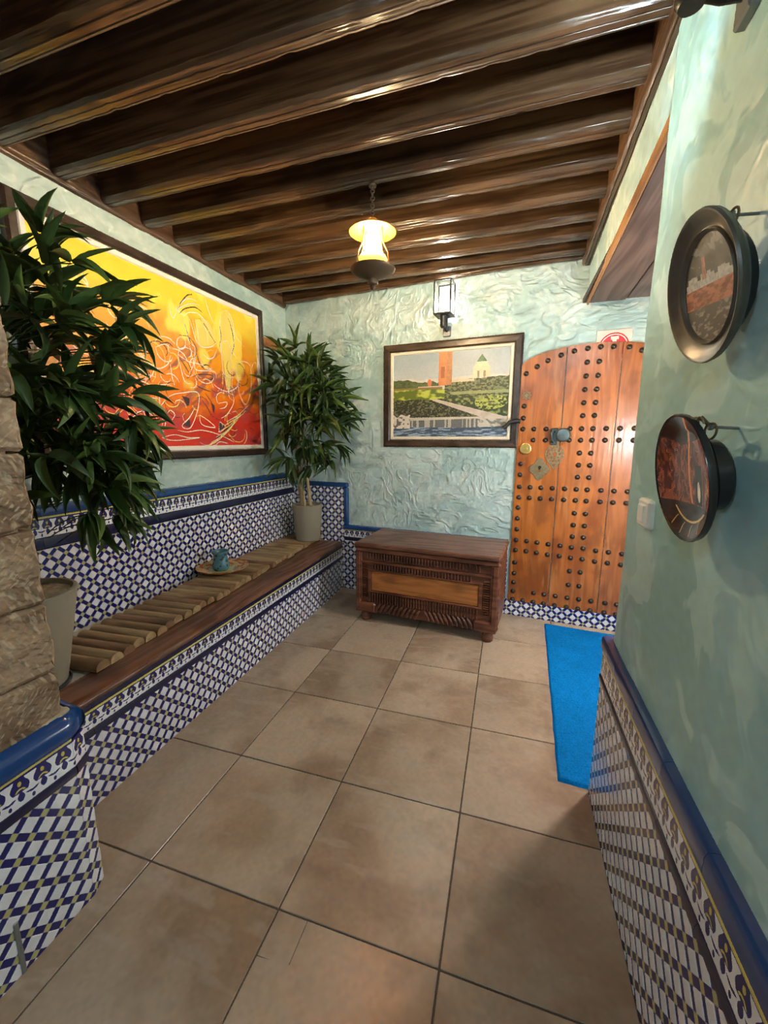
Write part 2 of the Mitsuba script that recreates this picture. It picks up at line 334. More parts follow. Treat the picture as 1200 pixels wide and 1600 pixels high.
# header above the passage, its lintel board and soffit planks
struct('wall_header')
HD = Frame((1.826, .85), (.064, 2.07), -1)                 # s towards the back wall, n into the room
hl = 2.06
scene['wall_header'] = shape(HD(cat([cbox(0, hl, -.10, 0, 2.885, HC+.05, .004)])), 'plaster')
struct('trim_1', 'worn orange-brown edge board below the white header')
scene['trim_1'] = shape(HD(cbox(.0, hl, -.012, .005, 2.828, 2.888, .006)), 'lintel_wood')
struct('trim_2', 'rough dark wood wall plate where the beams end')
def rough_bar(a, b, half, z0, z1, n, amp, seed):
    """a hewn bar from a to b (plan), bottom edges worn"""
    a, b = np.array(a, float), np.array(b, float); d = (b-a)/np.linalg.norm(b-a); nn = np.array([-d[1], d[0]])
    prof = np.array([(-half, z1), (-half, z0+.02), (-half+.012, z0+.003), (-half*.3, z0), (-half*.22, z0+.006), (-half*.14, z0), (half*.4, z0), (half*.46, z0+.005), (half*.54, z0), (half-.012, z0+.002), (half, z0+.018), (half, z1)])
    L = np.linalg.norm(b-a); V = []
    for t in np.linspace(0, 1, n):
        c = a+(b-a)*t
        pts = np.stack([c[0]+nn[0]*prof[:, 0], c[1]+nn[1]*prof[:, 0], prof[:, 1]], -1)
        k = np.stack([np.full(len(prof), t*L*5.0), prof[:, 0]*14, prof[:, 1]*9+seed], -1)
        o = (meshkit.fbm(k, 3, seed)-.5)*2*amp
        k2 = np.stack([np.full(len(prof), t*L*22.0), prof[:, 0]*30, prof[:, 1]*20+seed], -1)
        o2 = np.clip(meshkit.noise(k2, seed+5)-.72, 0, 1)*amp*5
        lim = np.where(prof[:, 1] > z0+.05, .25, 1.0)
        pts[:, 2] += np.where(prof[:, 1] < z1-.001, (o+o2)*lim, 0)
        pts[:, :2] += nn*(o*lim*.8)[:, None]
        V.append(pts)
    m = len(prof); V = np.vstack(V); F = []
    for i in range(n-1):
        for j in range(m-1):
            A = i*m+j; F += [(A, A+m, A+m+1), (A, A+m+1, A+1)]
        A = i*m; F += [(A, A+m-1, A+2*m-1), (A, A+2*m-1, A+m)]
    for e in (0, (n-1)*m):
        f = [(e, e+j, e+j+1) for j in range(1, m-1)]; F += f if e else [t[::-1] for t in f]
    return tm(V, F)
scene['trim_2'] = shape(rough_bar((1.815, .60), (1.865, 2.93), .035, 3.14, HC, 90, .010, 31), 'beam_wood_y', 40)
struct('trim_3', 'dark wood wall plate along the top of the back wall')
scene['trim_3'] = shape(rough_bar((-1.2, 3.245), (1.9, 2.888), .035, 3.195, HC, 70, .006, 32), 'beam_wood', 40)
struct('trim_4', 'dark uneven wood wall plate along the top of the left wall')
scene['trim_4'] = shape(rough_bar((-1.275, .02), (-1.165, 3.27), .03, 3.165, HC, 90, .010, 33), 'beam_wood_y', 40)

# ceiling: boards over hewn beams
struct('ceiling')
scene['ceiling'] = shape(cat([bx(-2.3, 3.4, -4.4, 3.5, HC+.03, HC+.12), bx(1.86, 3.35, .85, 3.2, 2.86, 2.9)]), 'board_wood')
x = -1.35
while x < 1.95:
    put('ceiling__board', cbox(x+.004, x+.206, -1.6, 3.3, HC, HC+.03, .004), 'board_wood'); x += .21
near_left = [-2.4, -2.1, -1.82, -1.53, -1.25, -.96, -.68, -.39, -.10, .275, .562, .853, 1.143, 1.432, 1.712, 1.99, 2.27, 2.54, 2.815]
for k, y in enumerate(near_left):
    c = y+.046
    xl = -1.235 if y > 0 else -2.2
    slope = -.020
    put('ceiling__beam', rough_bar((xl, c+.004), (1.82 if y < .8 else 1.82+.024*(y-.8), c+slope*3.05), .046, 3.19, HC, 100 if y > .2 else 30, .0055, 40+k), 'beam_wood', 22)
for a, b in ((-.275, -.0125), (-.58, -.28), (-.90, -.585), (-1.40, -.905)):
    put('ceiling__soffit_plank', HD(cbox(-.02, 2.03+.11*b, a, b, 2.835, 2.86, .005)), 'soffit_wood')

# floor: tiles on a bed of grout
struct('floor')
scene['floor'] = shape(bx(-2.3, 3.4, -4.4, 3.4, -.06, -.004), 'grout')
g = .0035
for i in range(-2, 6):
    for j in range(-6, 6):
        x0, x1, y0, y1 = i*.6+g, (i+1)*.6-g, j*.6+g, (j+1)*.6-g
        if j >= 5: y1 = 3.36
        if (i, j) == (1, -1):      # the tile that was patched with a small cut piece
            put('floor__tile', extrude(Polygon([(x0, y0), (x1, y0), (x1, y1), (.722, y1), (.722, -.135), (x0, -.145)]), .004).apply_translation((0, 0, -.004)), 'floor_tile')
            put('floor__tile', cbox(x0, .7195, -.1415, y1, -.008, 0, .001), 'floor_tile'); continue
        put('floor__tile', cbox(x0, x1, y0, y1, -.02, 0, .0018), 'floor_tile')

# ------------------------------------------------------------------ tiled dados
SQ = .0654*.67; D = .0654*math.sqrt(2)
sq_pts = np.array([(0, -SQ/math.sqrt(2)), (SQ/math.sqrt(2), 0), (0, SQ/math.sqrt(2)), (-SQ/math.sqrt(2), 0)])
def lozenge(poly, h=.0022, c=.0018):
    """white piece in local (s, n, z), bevelled; n from 0 to h"""
    P = np.array(poly)[:, :2]; cen = P.mean(0); Q = cen+(P-cen)*(1-c/.02)
    n = len(P)
    V = np.vstack([np.stack([P[:, 0], P[:, 0]*0, P[:, 1]], 1), np.stack([Q[:, 0], Q[:, 0]*0+h, Q[:, 1]], 1)])
    F = [(n, n+j+1, n+j) for j in range(1, n-1)]
    for j in range(n):
        k = (j+1) % n; F += [(j, n+k, k), (j, n+j, n+k)]
    return tm(V, F)
def wp(F):  # lozenge faces point to +n in right-handed frames
    return F
def dado_panel(key, F, s0, s1, z0, z1, n0, n1, phase=(0, 0), see=(-99, 99), most=300, region=None):
    """the diaper-patterned part: glazed ground and raised white squares"""
    g = bx(s0, s1, n0, n1, z0, z1); uvs = g.vertices[:, [0, 2]]-np.array(phase)
    p = put(key, F(g), 'mosaic_ground', uv=(uvs*S))
    base = shape(Frame((0, 0), (1, 0), 1)(tm(np.zeros((0, 3)), np.zeros((0, 3)))) if False else lozenge(sq_pts), 'glaze_white')
    rect = region if region is not None else sbox(s0, z0, s1, z1)
    full, rest = [], []
    for i in range(int((s0-phase[0])/(D/2))-2, int((s1-phase[0])/(D/2))+3):
        for j in range(int((z0-phase[1])/(D/2))-2, int((z1-phase[1])/(D/2))+3):
            if (i+j) % 2 == 0: continue
            c = np.array([phase[0]+i*D/2, phase[1]+j*D/2])
            q = Polygon(sq_pts+c); w = q.intersection(rect)
            if w.is_empty or w.area < 1e-5 or w.geom_type != 'Polygon': continue
            if w.area > .999*q.area and see[0] <= c[0] <= see[1]: full.append(c)
            else: rest.append(np.array(w.exterior.coords)[:-1] if w.exterior.is_ccw else np.array(w.exterior.coords)[:-1][::-1])
    full.sort(key=lambda c: abs(c[0]-(s0 if see[0] < -50 else see[0])))
    for c in full[:most]:
        M = F.at(c[0], n1-.0004, c[1]); inst(p+'__white_tile', base, M)
    rest += [sq_pts+c for c in full[most:]]
    if rest:
        m = cat([lozenge(w) for w in rest]); m.apply_translation((0, n1-.0004, 0))
        put(p+'__cut_tile', F(m), 'glaze_white', kind='stuff')
    return p
def course_tile(a, b, n0, n1, z0, z1, c):
    """a tile of a course: rounded along its long edges, straight at its joints"""
    q = [(n0, z0), (n1-c, z0), (n1-c*.3, z0+c*.3), (n1, z0+c), (n1, z1-c), (n1-c*.3, z1-c*.3), (n1-c, z1), (n0, z1)]
    m = len(q); V = [(x_, n_, z_) for x_ in (a, b) for n_, z_ in q]
    F = [(0, j, j+1) for j in range(1, m-1)]+[(m, m+j+1, m+j) for j in range(1, m-1)]
    for j in range(m): k = (j+1) % m; F += [(j, m+j, m+k), (j, m+k, k)]
    t = tm(V, F)
    if t.volume < 0: t.invert()
    return t
def band(key, F, s0, s1, z0, z1, n0, n1, mat, L=.2667, c=.004, uvper=None, s_ref=0, part='tile'):
    """one course of glazed tiles with joints; uvper: print repeat along s"""
    p = put(key, F(bx(s0, s1, n0, n1-c-.003, z0+.002, z1-.002)), 'grout_white')
    k0 = math.floor((s0-s_ref)/L)
    while True:
        a, b = max(s0, s_ref+k0*L)+.0008, min(s1, s_ref+(k0+1)*L)-.0008
        if a > s1: break
        if b-a > .01:
            m = course_tile(a, b, n0, n1, z0, z1, c); uv = None
            if uvper: uv = np.stack([m.vertices[:, 0]/uvper, (m.vertices[:, 2]-z0)/(z1-z0)], 1)
            put(p+'__'+part, F(m), mat, 30 if uv is None else False, uv=uv)
        k0 += 1
    return p
def yellow_line(key, F, s0, s1, z0, z1, n0, n1): return put(key, F(cbox(s0, s1, n0, n1, z0, z1, .002)), 'yellow_glaze')
def flipcheck(F): return F

# seat back, on the left wall
pan = dado_panel('wall_left__tile_panel', LW, -.08, 3.262, .50, 1.095, 0, .055, (.0, .03), see=(.45, 3.3))
band('wall_left__navy_course', LW, -.08, 3.262, 1.095, 1.165, 0, .062, 'navy_glaze', c=.01)
band('wall_left__frieze_course', LW, -.08, 3.262, 1.165, 1.272, 0, .056, 'frieze_glaze', uvper=.0667, c=.001)
yellow_line('wall_left__yellow_line', LW, -.08, 3.262, 1.272, 1.284, 0, .058)
band('wall_left__rim_course', LW, -.08, 3.262, 1.284, 1.345, 0, .072, 'blue_glaze', c=.016)
# back wall: high part beside the seat, low part to the door, strip below the door
sA, sB = bw_s(-.385), bw_s(1.392)
dado_panel('wall_back__tile_panel', BW, .02, sA-.05, .50, 1.19, -.03, .012, (.02, .50))
put('wall_back__rim_tile', BW(cbox(.02, sA, -.03, .024, 1.19, 1.243, .012)), 'blue_glaze')
put('wall_back__rim_tile', BW(cbox(sA-.052, sA, -.03, .024, .76, 1.1895, .012)), 'blue_glaze')
dado_panel('wall_back__tile_panel', BW, sA-.115, sB-.02, 0, .58, -.03, .010, (sA-.06, .02))
band('wall_back__navy_course', BW, sA-.05, sB-.02, .582, .625, -.03, .018, 'navy_glaze', c=.008)
band('wall_back__frieze_course', BW, sA-.05, sB-.02, .625, .70, -.03, .012, 'frieze_glaze', uvper=.0667, c=.001)
yellow_line('wall_back__yellow_line', BW, sA-.0495, sB-.02, .70, .709, -.03, .014)
band('wall_back__rim_course', BW, sA-.0495, sB-.02, .709, .76, -.03, .024, 'blue_glaze', c=.012)
dado_panel('wall_back__tile_panel', BW, sB-.018, 4.6, 0, .15, -.03, .004, (sB+.045, .024))
# right wall
dado_panel('wall_right__tile_panel', RW, .02, 3.4, 0, .605, 0, .022, (.05, .03), see=(0, 1.6))
band('wall_right__navy_course', RW, .02, 3.4, .605, .648, 0, .030, 'navy_glaze', c=.012)
band('wall_right__frieze_course', RW, .02, 3.4, .648, .750, 0, .024, 'frieze_glaze', uvper=.0667, c=.001)
yellow_line('wall_right__yellow_line', RW, .02, 3.4, .750, .762, 0, .027)
band('wall_right__rim_course', RW, .02, 3.4, .762, .838, -.02, .034, 'blue_glaze', c=.018)

# ------------------------------------------------------------------ built-in bench
BF = Frame((-.465, -.06), (0, 1.0), 1)                   # bench front: s along y, n towards +x
bench = thing('tiled_bench', 'long built-in bench along the left wall with blue and white tiled front', 'bench')
lwx = lambda y: -1.2691+.0318*y+.058
put(bench+'__body', extrude(Polygon([(-.49, -.06), (-.49, 3.165), (-.60, 3.178), (lwx(3.24), 3.243), (lwx(-.06), -.06)]), .545), 'plaster_white', label='pale plastered masonry seat')
dado_panel(bench+'__front_panel', BF, 0, 3.235, 0, .352, -.03, 0, (.03, .04), see=(.15, 3.3))
band(bench+'__navy_course', BF, 0, 3.235, .352, .392, -.03, .010, 'navy_glaze', c=.010, s_ref=-.045)
band(bench+'__frieze_course', BF, 0, 3.235, .392, .474, -.03, .002, 'frieze_glaze', uvper=.0667, c=.001, s_ref=-.045)
yellow_line(bench+'__yellow_line', BF, 0, 3.235, .474, .485, -.03, .005)
band(bench+'__rim_course', BF, 0, 3.235, .485, .522, -.03, .008, 'navy_glaze', c=.010, s_ref=-.045)
def nosing():
    prof = [(-.17, .545), (-.17, .556), (-.05, .566), (-.012, .562), (.014, .548), (.020, .535), (.014, .522), (-.03, .522)]
    n = 70; V = []
    for i, t in enumerate(np.linspace(0, 1, n)):
        s = .10+t*3.115
        prof = [(-.16-.15*t, .545), (-.16-.15*t, .560)]+prof[2:]
        w = (meshkit.fbm(np.array([[s*3, k*1.0, 5.0] for k in range(len(prof))]), 3, 9)-.5)*.010
        V.append([(s, a+w[k], b+w[k]*.5) for k, (a, b) in enumerate(prof)])
    V = np.array(V).reshape(-1, 3); m = len(prof); F = []
    for i in range(n-1):
        for j in range(m):
            A, B = i*m+j, i*m+(j+1) % m
            F += [(A, B, B+m), (A, B+m, A+m)]
    F += [(0, j+1, j) for j in range(1, m-1)]+[((n-1)*m, (n-1)*m+j, (n-1)*m+j+1) for j in range(1, m-1)]
    return tm(V, F)
put(bench+'__nosing', BF(nosing()), 'nosing_wood', 50, label='dark worn wooden front edge')

# slatted wooden mat on the seat
mat = thing('slatted_mat', 'wooden slatted mat of half-round slats lying along the bench seat', 'mat')
MT = Frame((-.60, .30), (-.052, 1.0), 1)                 # s along the bench, n towards the room
def slat(w, L, h, round_):
    k = 7 if round_ else 4
    if round_: prof = [(w/2*math.cos(a), h*.25+h*.75*math.sin(a)) for a in np.linspace(0, math.pi, k)]; prof = [(w/2, 0)]+prof+[(-w/2, 0)]
    else: prof = [(w/2, 0), (w/2, h*.75), (w/2-.006, h), (-w/2+.006, h), (-w/2, h*.75), (-w/2, 0)]
    return extrude(Polygon(prof), L), prof
s = .0; k = 0
while s < 2.83:
    rnd = s < 1.75
    w = .079 if rnd else [.10, .13, .115, .14][k % 4]
    h = .045+.006*rng.random() if rnd else .036+.004*rng.random()
    L = .40+.015*rng.random() if rnd else .40+.012*rng.random()
    prof = ([(w/2*.97, 0)]+[(w/2*.97*math.cos(a), h*.3+h*.7*math.sin(a)) for a in np.linspace(0, math.pi, 9)]+[(-w/2*.97, 0)]) if rnd else [(w/2*.985, 0), (w/2*.985, h*.75), (w/2-.009, h), (-w/2+.009, h), (-w/2*.985, h*.75), (-w/2*.985, 0)]
    P = np.array(prof); m = len(P); V = np.vstack([np.stack([s+w/2+P[:, 0], np.full(m, n_), .566+P[:, 1]], 1) for n_ in (.03*rng.random()-.012, -L)])
    F = [(j, (j+1) % m, m+(j+1) % m) for j in range(m)]+[(j, m+(j+1) % m, m+j) for j in range(m)]+[(0, j+1, j) for j in range(1, m-1)]+[(m, m+j, m+j+1) for j in range(1, m-1)]
    F = [t[::-1] for t in F]
    put(mat+'__slat', MT(tm(V, F)), f'slat_wood_{[0,1,2,0,1,0,2,1][k % 8]}' if rnd else f'slat_wood_{[0,1,0,1][k % 4]}', 35)
    s += w; k += 1

# plate and small vase on the mat
PC = np.array([-.955, 1.725, .620])
def lobed_plate():
    n = 96; prof = [(0.0, .004), (.10, .004), (.13, .010), (.17, .024), (.205, .038), (.212, .040), (.208, .032), (.165, .012), (.12, -.003), (0.0, -.003)]
    a = np.arange(n)*2*math.pi/n; V = []
    for r, z in prof:
        lob = 1+(.045*np.abs(np.cos(a*6))-.02)*min(1, r/.15)
        V.append(np.stack([r*lob*np.cos(a), r*lob*np.sin(a), np.full(n, z+.003)], 1))
    V = np.vstack(V); F = []
    for i in range(len(prof)-1):
        for j in range(n):
            A, B = i*n+j, i*n+(j+1) % n; F += [(A, B+n, B), (A, A+n, B+n)]
    return tm(V, F)
def plate_fn(p, n, uv):
    x, y = p.x-PC[0]*S, p.y-PC[1]*S; r = dr.sqrt(x*x+y*y)/S; a = dr.atan2(y, x)
    fl = noise(a*5.1, r*60, 2.0)
    ring = dr.select(fl > .58, mi.Color3f(.42, .09, .03), dr.select(fl > .42, mi.Color3f(.50, .36, .10), mi.Color3f(.42, .30, .13)))
    mid = dr.select(noise(a*4, r*55, 8.0) > .5, mi.Color3f(.22, .24, .10), mi.Color3f(.48, .38, .14))
    return dr.select(r < .085, mi.Color3f(.40, .38, .16), dr.select(r < .115, mid, ring))
scene['plate_paint'] = pr(proc(plate_fn), .3, clearcoat=.4)
pl = thing('painted_plate', 'lobed orange and yellow painted plate on the slatted mat under the small vase', 'plate')
m = lobed_plate(); m.apply_translation(PC); put(pl+'__dish', m, 'plate_paint', True)
va = thing('ceramic_vase', 'small blue-green speckled ceramic vase standing on the painted plate', 'vase')
def vase_fn(p, n, uv):
    f = noise(p.x*75, p.y*75, p.z*75)
    return dr.select(f > .66, mi.Color3f(.03, .05, .09), mix((.045, .145, .185), (.10, .235, .26), fbm(p.x*30, p.y*30, p.z*30, 2)))
scene['vase_glaze'] = pr(proc(vase_fn), .3, clearcoat=.5)
vp = [(0, 0), (.052, 0), (.062, .01), (.070, .035), (.067, .06), (.058, .09), (.055, .115), (.057, .135), (.064, .150), (.066, .158), (.066, .165), (.062, .165), (.050, .14), (.045, .11), (.045, .05), (0, .04)]
put(va+'__body', lathe(vp, 36, PC+np.array([-.01, -.01, .008])), 'vase_glaze', 60)
put(va+'__rim', lathe([(.062, .146), (.069, .150), (.069, .166), (.061, .168), (.057, .160), (.062, .146)], 36, PC+np.array([-.01, -.01, .008])), 'vase_glaze', 60)

# ------------------------------------------------------------------ stone pillar with its tiled foot
pil = thing('stone_pillar', 'rough brown dressed-stone pillar at the left edge with a blue and white tiled foot', 'pillar')
put(pil+'__core', bx(-1.24, -.16, -2.2, -.19, 0, HC), 'mortar', label='pale mortar joints')
zs = [.70, .935, 1.18, 1.43, 1.68, 1.846, 2.10, 2.38, 2.64, 2.92, 3.2, HC]
def block(x0, x1, y0, y1, z0, z1, seed):
    m = cbox(x0, x1, y0, y1, z0, z1, .012).subdivide_to_size(.035)
    v = m.vertices; d = (meshkit.fbm(v*16, 3, seed)-.5)*.020
    c = v-np.array([(x0+x1)/2, (y0+y1)/2, (z0+z1)/2]); h = np.array([(x1-x0)/2, (y1-y0)/2, (z1-z0)/2])
    k = (np.abs(c) > h-.014)*np.sign(c); m.vertices = v+k*d[:, None]
    return m
for i, (a, b) in enumerate(zip(zs, zs[1:])):
    for j, (y0, y1) in enumerate(((-.62-.12*(i % 2), -.155), (-1.3, -.63-.12*(i % 2)))):
        put(pil+'__stone', block(-.6, -.13, y0, y1, a+.003, b-.003, 60+2*i+j), 'stone', 35)
PF = Frame((-.10, -.165), (0, -1.0), -1)                  # foot face: s towards the camera, n towards +x
CF = Frame((-.10, -.165), (-.030, .062), 1)               # narrow canted face at its corner
for F, e, nm in ((PF, 1.6, ''), (CF, .068, '')):
    dado_panel(pil+'__tile_panel', F, 0, e, 0, .53, -.02, 0, (.0475*.4, .02))
    band(pil+'__navy_course', F, 0, e, .53, .566, -.02, .008, 'navy_glaze', c=.006)
    band(pil+'__frieze_course', F, 0, e, .566, .668, -.02, .002, 'frieze_glaze', uvper=.0667, c=.001)
    if e > 1:
        yellow_line(pil+'__yellow_line', F, 0, e, .668, .68, -.02, .004)
put(pil+'__foot', cat([bx(-.45, -.125, -2.0, -.175, 0, .66), bx(-.45, -.14, -.175, -.105, 0, .66)]), 'mortar', label='masonry behind the tiled foot')
def pillar_rim():
    pts = [(-.095, -1.75), (-.095, -.175), (-.130, -.098), (-.46, -.06)]
    P = np.array(pts); prof = [(-.05, .745), (-.03, .765), (-.008, .755), (.006, .73), (.010, .70), (.004, .682), (-.05, .682)]
    V = []; m = len(prof)
    for i in range(len(P)):
        t = (P[min(i+1, len(P)-1)]-P[max(i-1, 0)]); t /= np.linalg.norm(t); n = np.array([t[1], -t[0]])
        V += [(P[i][0]+n[0]*a, P[i][1]+n[1]*a, b) for a, b in prof]
    F = []
    for i in range(len(P)-1):
        for j in range(m):
            A, B = i*m+j, i*m+(j+1) % m; F += [(A, A+m, B+m), (A, B+m, B)]
    F += [(0, j, j+1) for j in range(1, m-1)]+[((len(P)-1)*m, (len(P)-1)*m+j+1, (len(P)-1)*m+j) for j in range(1, m-1)]
    return tm(V, F)
put(pil+'__rim', pillar_rim(), 'blue_glaze', 50, label='rounded dark blue glazed ledge tile')
put(pil+'__corner_profile', PF(cat([cbox(.232, .246, -.01, .006, 0, .20, .002)])), 'grey_metal', label='short grey metal edge profile')
def mortar_lump():
    m = trimesh.creation.icosphere(3); m.vertices *= (.04, .07, .018); m.vertices += (meshkit.fbm(m.vertices*25, 3, 3)-.5)[:, None]*.03
    m.apply_translation((-.16, -.19, .765)); return m
put(pil+'__mortar_lump', mortar_lump(), 'mortar', True)

# ------------------------------------------------------------------ studded door
labels['door_1'] = {'kind': 'structure', 'label': 'arched orange-brown wooden door studded with rows of iron nails'}; USED.add('door_1')
DF = Frame((1.397, 2.9741), (1.0, -.1152), 1)              # s across the door, n into the room
DW = 1.165
def arch_top(s): return 2.335+.195*math.sqrt(max(0, 1-((s-DW/2-.02)/(DW/2+.04))**2)) if True else 0
edges = [0, .372, .792, DW]
for i in range(3):
    a, b = edges[i]+(.003 if i else 0), edges[i+1]-(.003 if i < 2 else 0)
    top = [(t, arch_top(t)) for t in np.linspace(b, a, 14)]
    poly = Polygon([(a, .125), (b, .125)]+top); inner = poly.buffer(-.005)
    m = extrude(poly, .045); v = m.vertices.copy(); 
    m2 = extrude(inner, .004); 
    M = cat([tm(np.stack([v[:, 0], v[:, 2]-.045-.004, v[:, 1]], 1), m.faces[:, ::-1]), tm(np.stack([m2.vertices[:, 0], m2.vertices[:, 2]-.0045, m2.vertices[:, 1]], 1), m2.faces[:, ::-1])])
    put('door_1__plank', DF(M), f'door_wood_{i}')
put('door_1__back_board', DF(extrude(Polygon([(.01, .14), (DW-.01, .14)]+[(t, arch_top(t)-.012) for t in np.linspace(DW-.01, .01, 20)]), .006).apply_transform(np.array([[1, 0, 0, 0], [0, 0, 1, -.056], [0, 1, 0, 0], [0, 0, 0, 1.0]]))), 'board_wood')
def dome(r, h, n=14): return lathe([(r*1.12, -.003), (r*1.12, .003), (r, .004), (r*.86, h*.55), (r*.5, h*.9), (0, h)], n)
stud = dome(.0205, .021); stud.vertices = stud.vertices[:, [0, 2, 1]]; stud.faces = stud.faces[:, ::-1]
SB = shape(stud, 'iron', 40)
st = []
for z in (1.820, 1.721): st += [(s_, z) for s_ in (.046, .142, .246, .442, .536, .624, .725, .830, .936, 1.04, 1.125)]
st.remove((.046, 1.721))
for z in (1.286, 1.185): st += [(s_, z) for s_ in (.046, .142, .237, .335, .438, .534, .622, .732, .832, .934, 1.03, 1.125)]
for dz, s_ in ((0, .046), (0, .143), (-.005, .237), (-.012, .335), (-.014, .438), (-.02, .535), (-.02, .632), (-.03, .735), (-.032, .837), (-.035, .942), (-.036, 1.04), (-.036, 1.125)):
    st += [(s_, .768+dz), (s_, .668+dz)]
for s_ in (.237, .331, .431, .535, .633, .735, .851, .945, 1.04, 1.125): st += [(s_, .258)]
for s_ in (.045, .142, .237, .331, .431, .535, .633, .735, .851, .945, 1.04, 1.125): st += [(s_, .165)]
for a in (.535, .626): st += [(a, z) for z in (2.375, 2.262, 2.150, 2.040, 1.931, 1.609, 1.502, 1.395, 1.068, .958, .850, .520, .386)]
st += [(.045, z) for z in (2.025, 1.919, 1.501, 1.399, 1.086, .981, .875, .544, .434, .34, .25)]
st += [(1.125, z) for z in (2.2, 2.09, 1.98, 1.6, 1.5, 1.4, 1.08, .98, .88, .54, .43)]
st += [(.047, 2.31), (.136, 2.365), (.222, 2.41), (.325, 2.448), (.428, 2.474), (.531, 2.487), (.628, 2.492), (.724, 2.486), (.838, 2.472), (.93, 2.44), (1.02, 2.40), (1.105, 2.33)]
for s_, z in st: inst('door_1__stud', SB, DF.at(s_, .0, z))
def disc_n(prof, n=32):
    m = lathe(prof, n); m.vertices = m.vertices[:, [0, 2, 1]]; m.faces = m.faces[:, ::-1]; return m
def move(m, s_, n_, z): m = m.copy(); m.apply_translation((s_, n_, z)); return m
put('door_1__lock_cylinder', DF(move(disc_n([(.052, 0), (.054, .012), (.050, .022), (.044, .024), (.042, .020), (.018, .020), (.016, .028), (0, .028)]), .080, .0, 1.643)), 'brass', 40, label='round yellow brass lock rosette')
def star(r0, r1, k, h):
    pts = [((r1 if i % 2 == 0 else r0)*math.cos(math.pi*i/k), (r1 if i % 2 == 0 else r0)*math.sin(math.pi*i/k)) for i in range(2*k)]
    p = Polygon(pts)
    for i in range(k):
        a = 2*math.pi*i/k; p = p.difference(Point(r0*.72*math.cos(a), r0*.72*math.sin(a)).buffer(r0*.17, 6))
    m = extrude(p, h); return tm(np.stack([m.vertices[:, 0], m.vertices[:, 2], m.vertices[:, 1]], 1), m.faces[:, ::-1])
put('door_1__rosette', DF(move(star(.030, .044, 8, .008), .062, 0, 2.12)), 'old_brass', label='small pierced brass rosette')
def pierced():
    a = np.linspace(0, 2*math.pi, 60); p = Polygon([(.080*math.cos(t), .082*math.sin(t)+(-.035*max(0, -math.sin(t))**6)) for t in a]).union(Polygon([(-.03, .06), (.03, .06), (.022, .15), (-.022, .15)])).union(Polygon([(-.055, -.05), (.055, -.05), (0, -.145)]))
    cut = Point(0, 0).buffer(.018)
    for rr, k, o in ((.042, 8, .0), (.064, 16, .2)):
        for i in range(k):
            t = 2*math.pi*i/k+o; cut = cut.union(Polygon([(rr*math.cos(t)+.011*math.cos(q), rr*math.sin(t)+.011*math.sin(q)) for q in np.arange(4)*math.pi/2+t]))
    cut = cut.union(Point(0, -.10).buffer(.011, 4)).union(Point(0, .10).buffer(.008, 4))
    m = extrude(p.difference(cut), .007); return tm(np.stack([m.vertices[:, 0], m.vertices[:, 2], m.vertices[:, 1]], 1), m.faces[:, ::-1])
put('door_1__pierced_plate', DF(move(pierced(), .332, .0, 1.595)), 'old_brass', label='pierced old-brass plate with a pointed end')
def key_plate():
    p = Polygon([((.076+.012*math.cos(4*t))*math.cos(t), (.088+.014*math.cos(4*t))*math.sin(t)) for t in np.linspace(0, 2*math.pi, 64)[:-1]])
    p = p.difference(Point(0, .02).buffer(.014).union(Polygon([(-.006, .02), (.006, .02), (.012, -.022), (-.012, -.022)])))
    m = extrude(p, .010); return tm(np.stack([m.vertices[:, 0], m.vertices[:, 2], m.vertices[:, 1]], 1), m.faces[:, ::-1])
put('door_1__keyhole_plate', DF(move(key_plate(), .212, 0, 1.457)), 'old_brass', label='worn metal keyhole plate')
put('door_1__keyhole', DF(move(disc_n([(.017, 0), (.017, .0015), (0, .0015)], 12), .212, .0, 1.47)), 'keyhole_black')
kn = [disc_n([(.030, 0), (.030, .02), (.018, .03), (.018, .055), (.040, .065), (.058, .08), (.060, .095), (.050, .108), (0, .112)], 28)]
put('door_1__knob', DF(move(kn[0], .392, .0, 1.765)), 'steel_green', 40, label='round dark steel door knob')
kk = cat([cbox(-.03, .03, 0, .02, -.075, .075, .008), tube([(-.0, .02, .045), (-.01, .05, .05), (-.02, .06, .02), (-.012, .05, -.03), (0, .022, -.05)], .013, 8)])
put('door_1__knocker', DF(move(kk, .316, 0, 1.752)), 'steel_green', 35, label='dark iron knocker strap beside the knob')
put('door_1__latch_hook', DF(cat([tube([(.02, .02, 1.892), (-.03, .03, 1.893), (-.07, .036, 1.882), (-.10, .04, 1.850), (-.125, .04, 1.828)], [.020, .022, .020, .018, .022], 10)])), 'black_metal', 50, label='curved black iron latch sticking out over the picture frame')

# red and white sign peeping over the door
sg = thing('round_red_sign', 'pale square plate with a red disc, peeping out above the arched door', 'sign')
SG = Frame((1.985, 2.909), (1.0, -.1152), 1)
put(sg+'__plate', SG(cbox(.0, .262, -.024, -.016, 2.36, 2.625, .003)), 'sign_white')
dsc = lambda r, n0, n1, z: move(disc_n([(r, n0), (r, n1), (0, n1)], 48), .133, 0, z)
put(sg+'__disc', SG(dsc(.112, -.016, -.013, 2.488)), 'sign_red', label='red disc')
ring = extrude(Point(0, 0).buffer(.102, 24).difference(Point(0, 0).buffer(.094, 24)), .001)
put(sg+'__white_ring', SG(move(tm(ring.vertices[:, [0, 2, 1]], ring.faces[:, ::-1]), .133, -.013, 2.488)), 'sign_white')
put(sg+'__white_mark', SG(cat([bx(.105, .165, -.013, -.012, 2.545, 2.57), bx(.118, .150, -.013, -.012, 2.47, 2.56)])), 'sign_white')

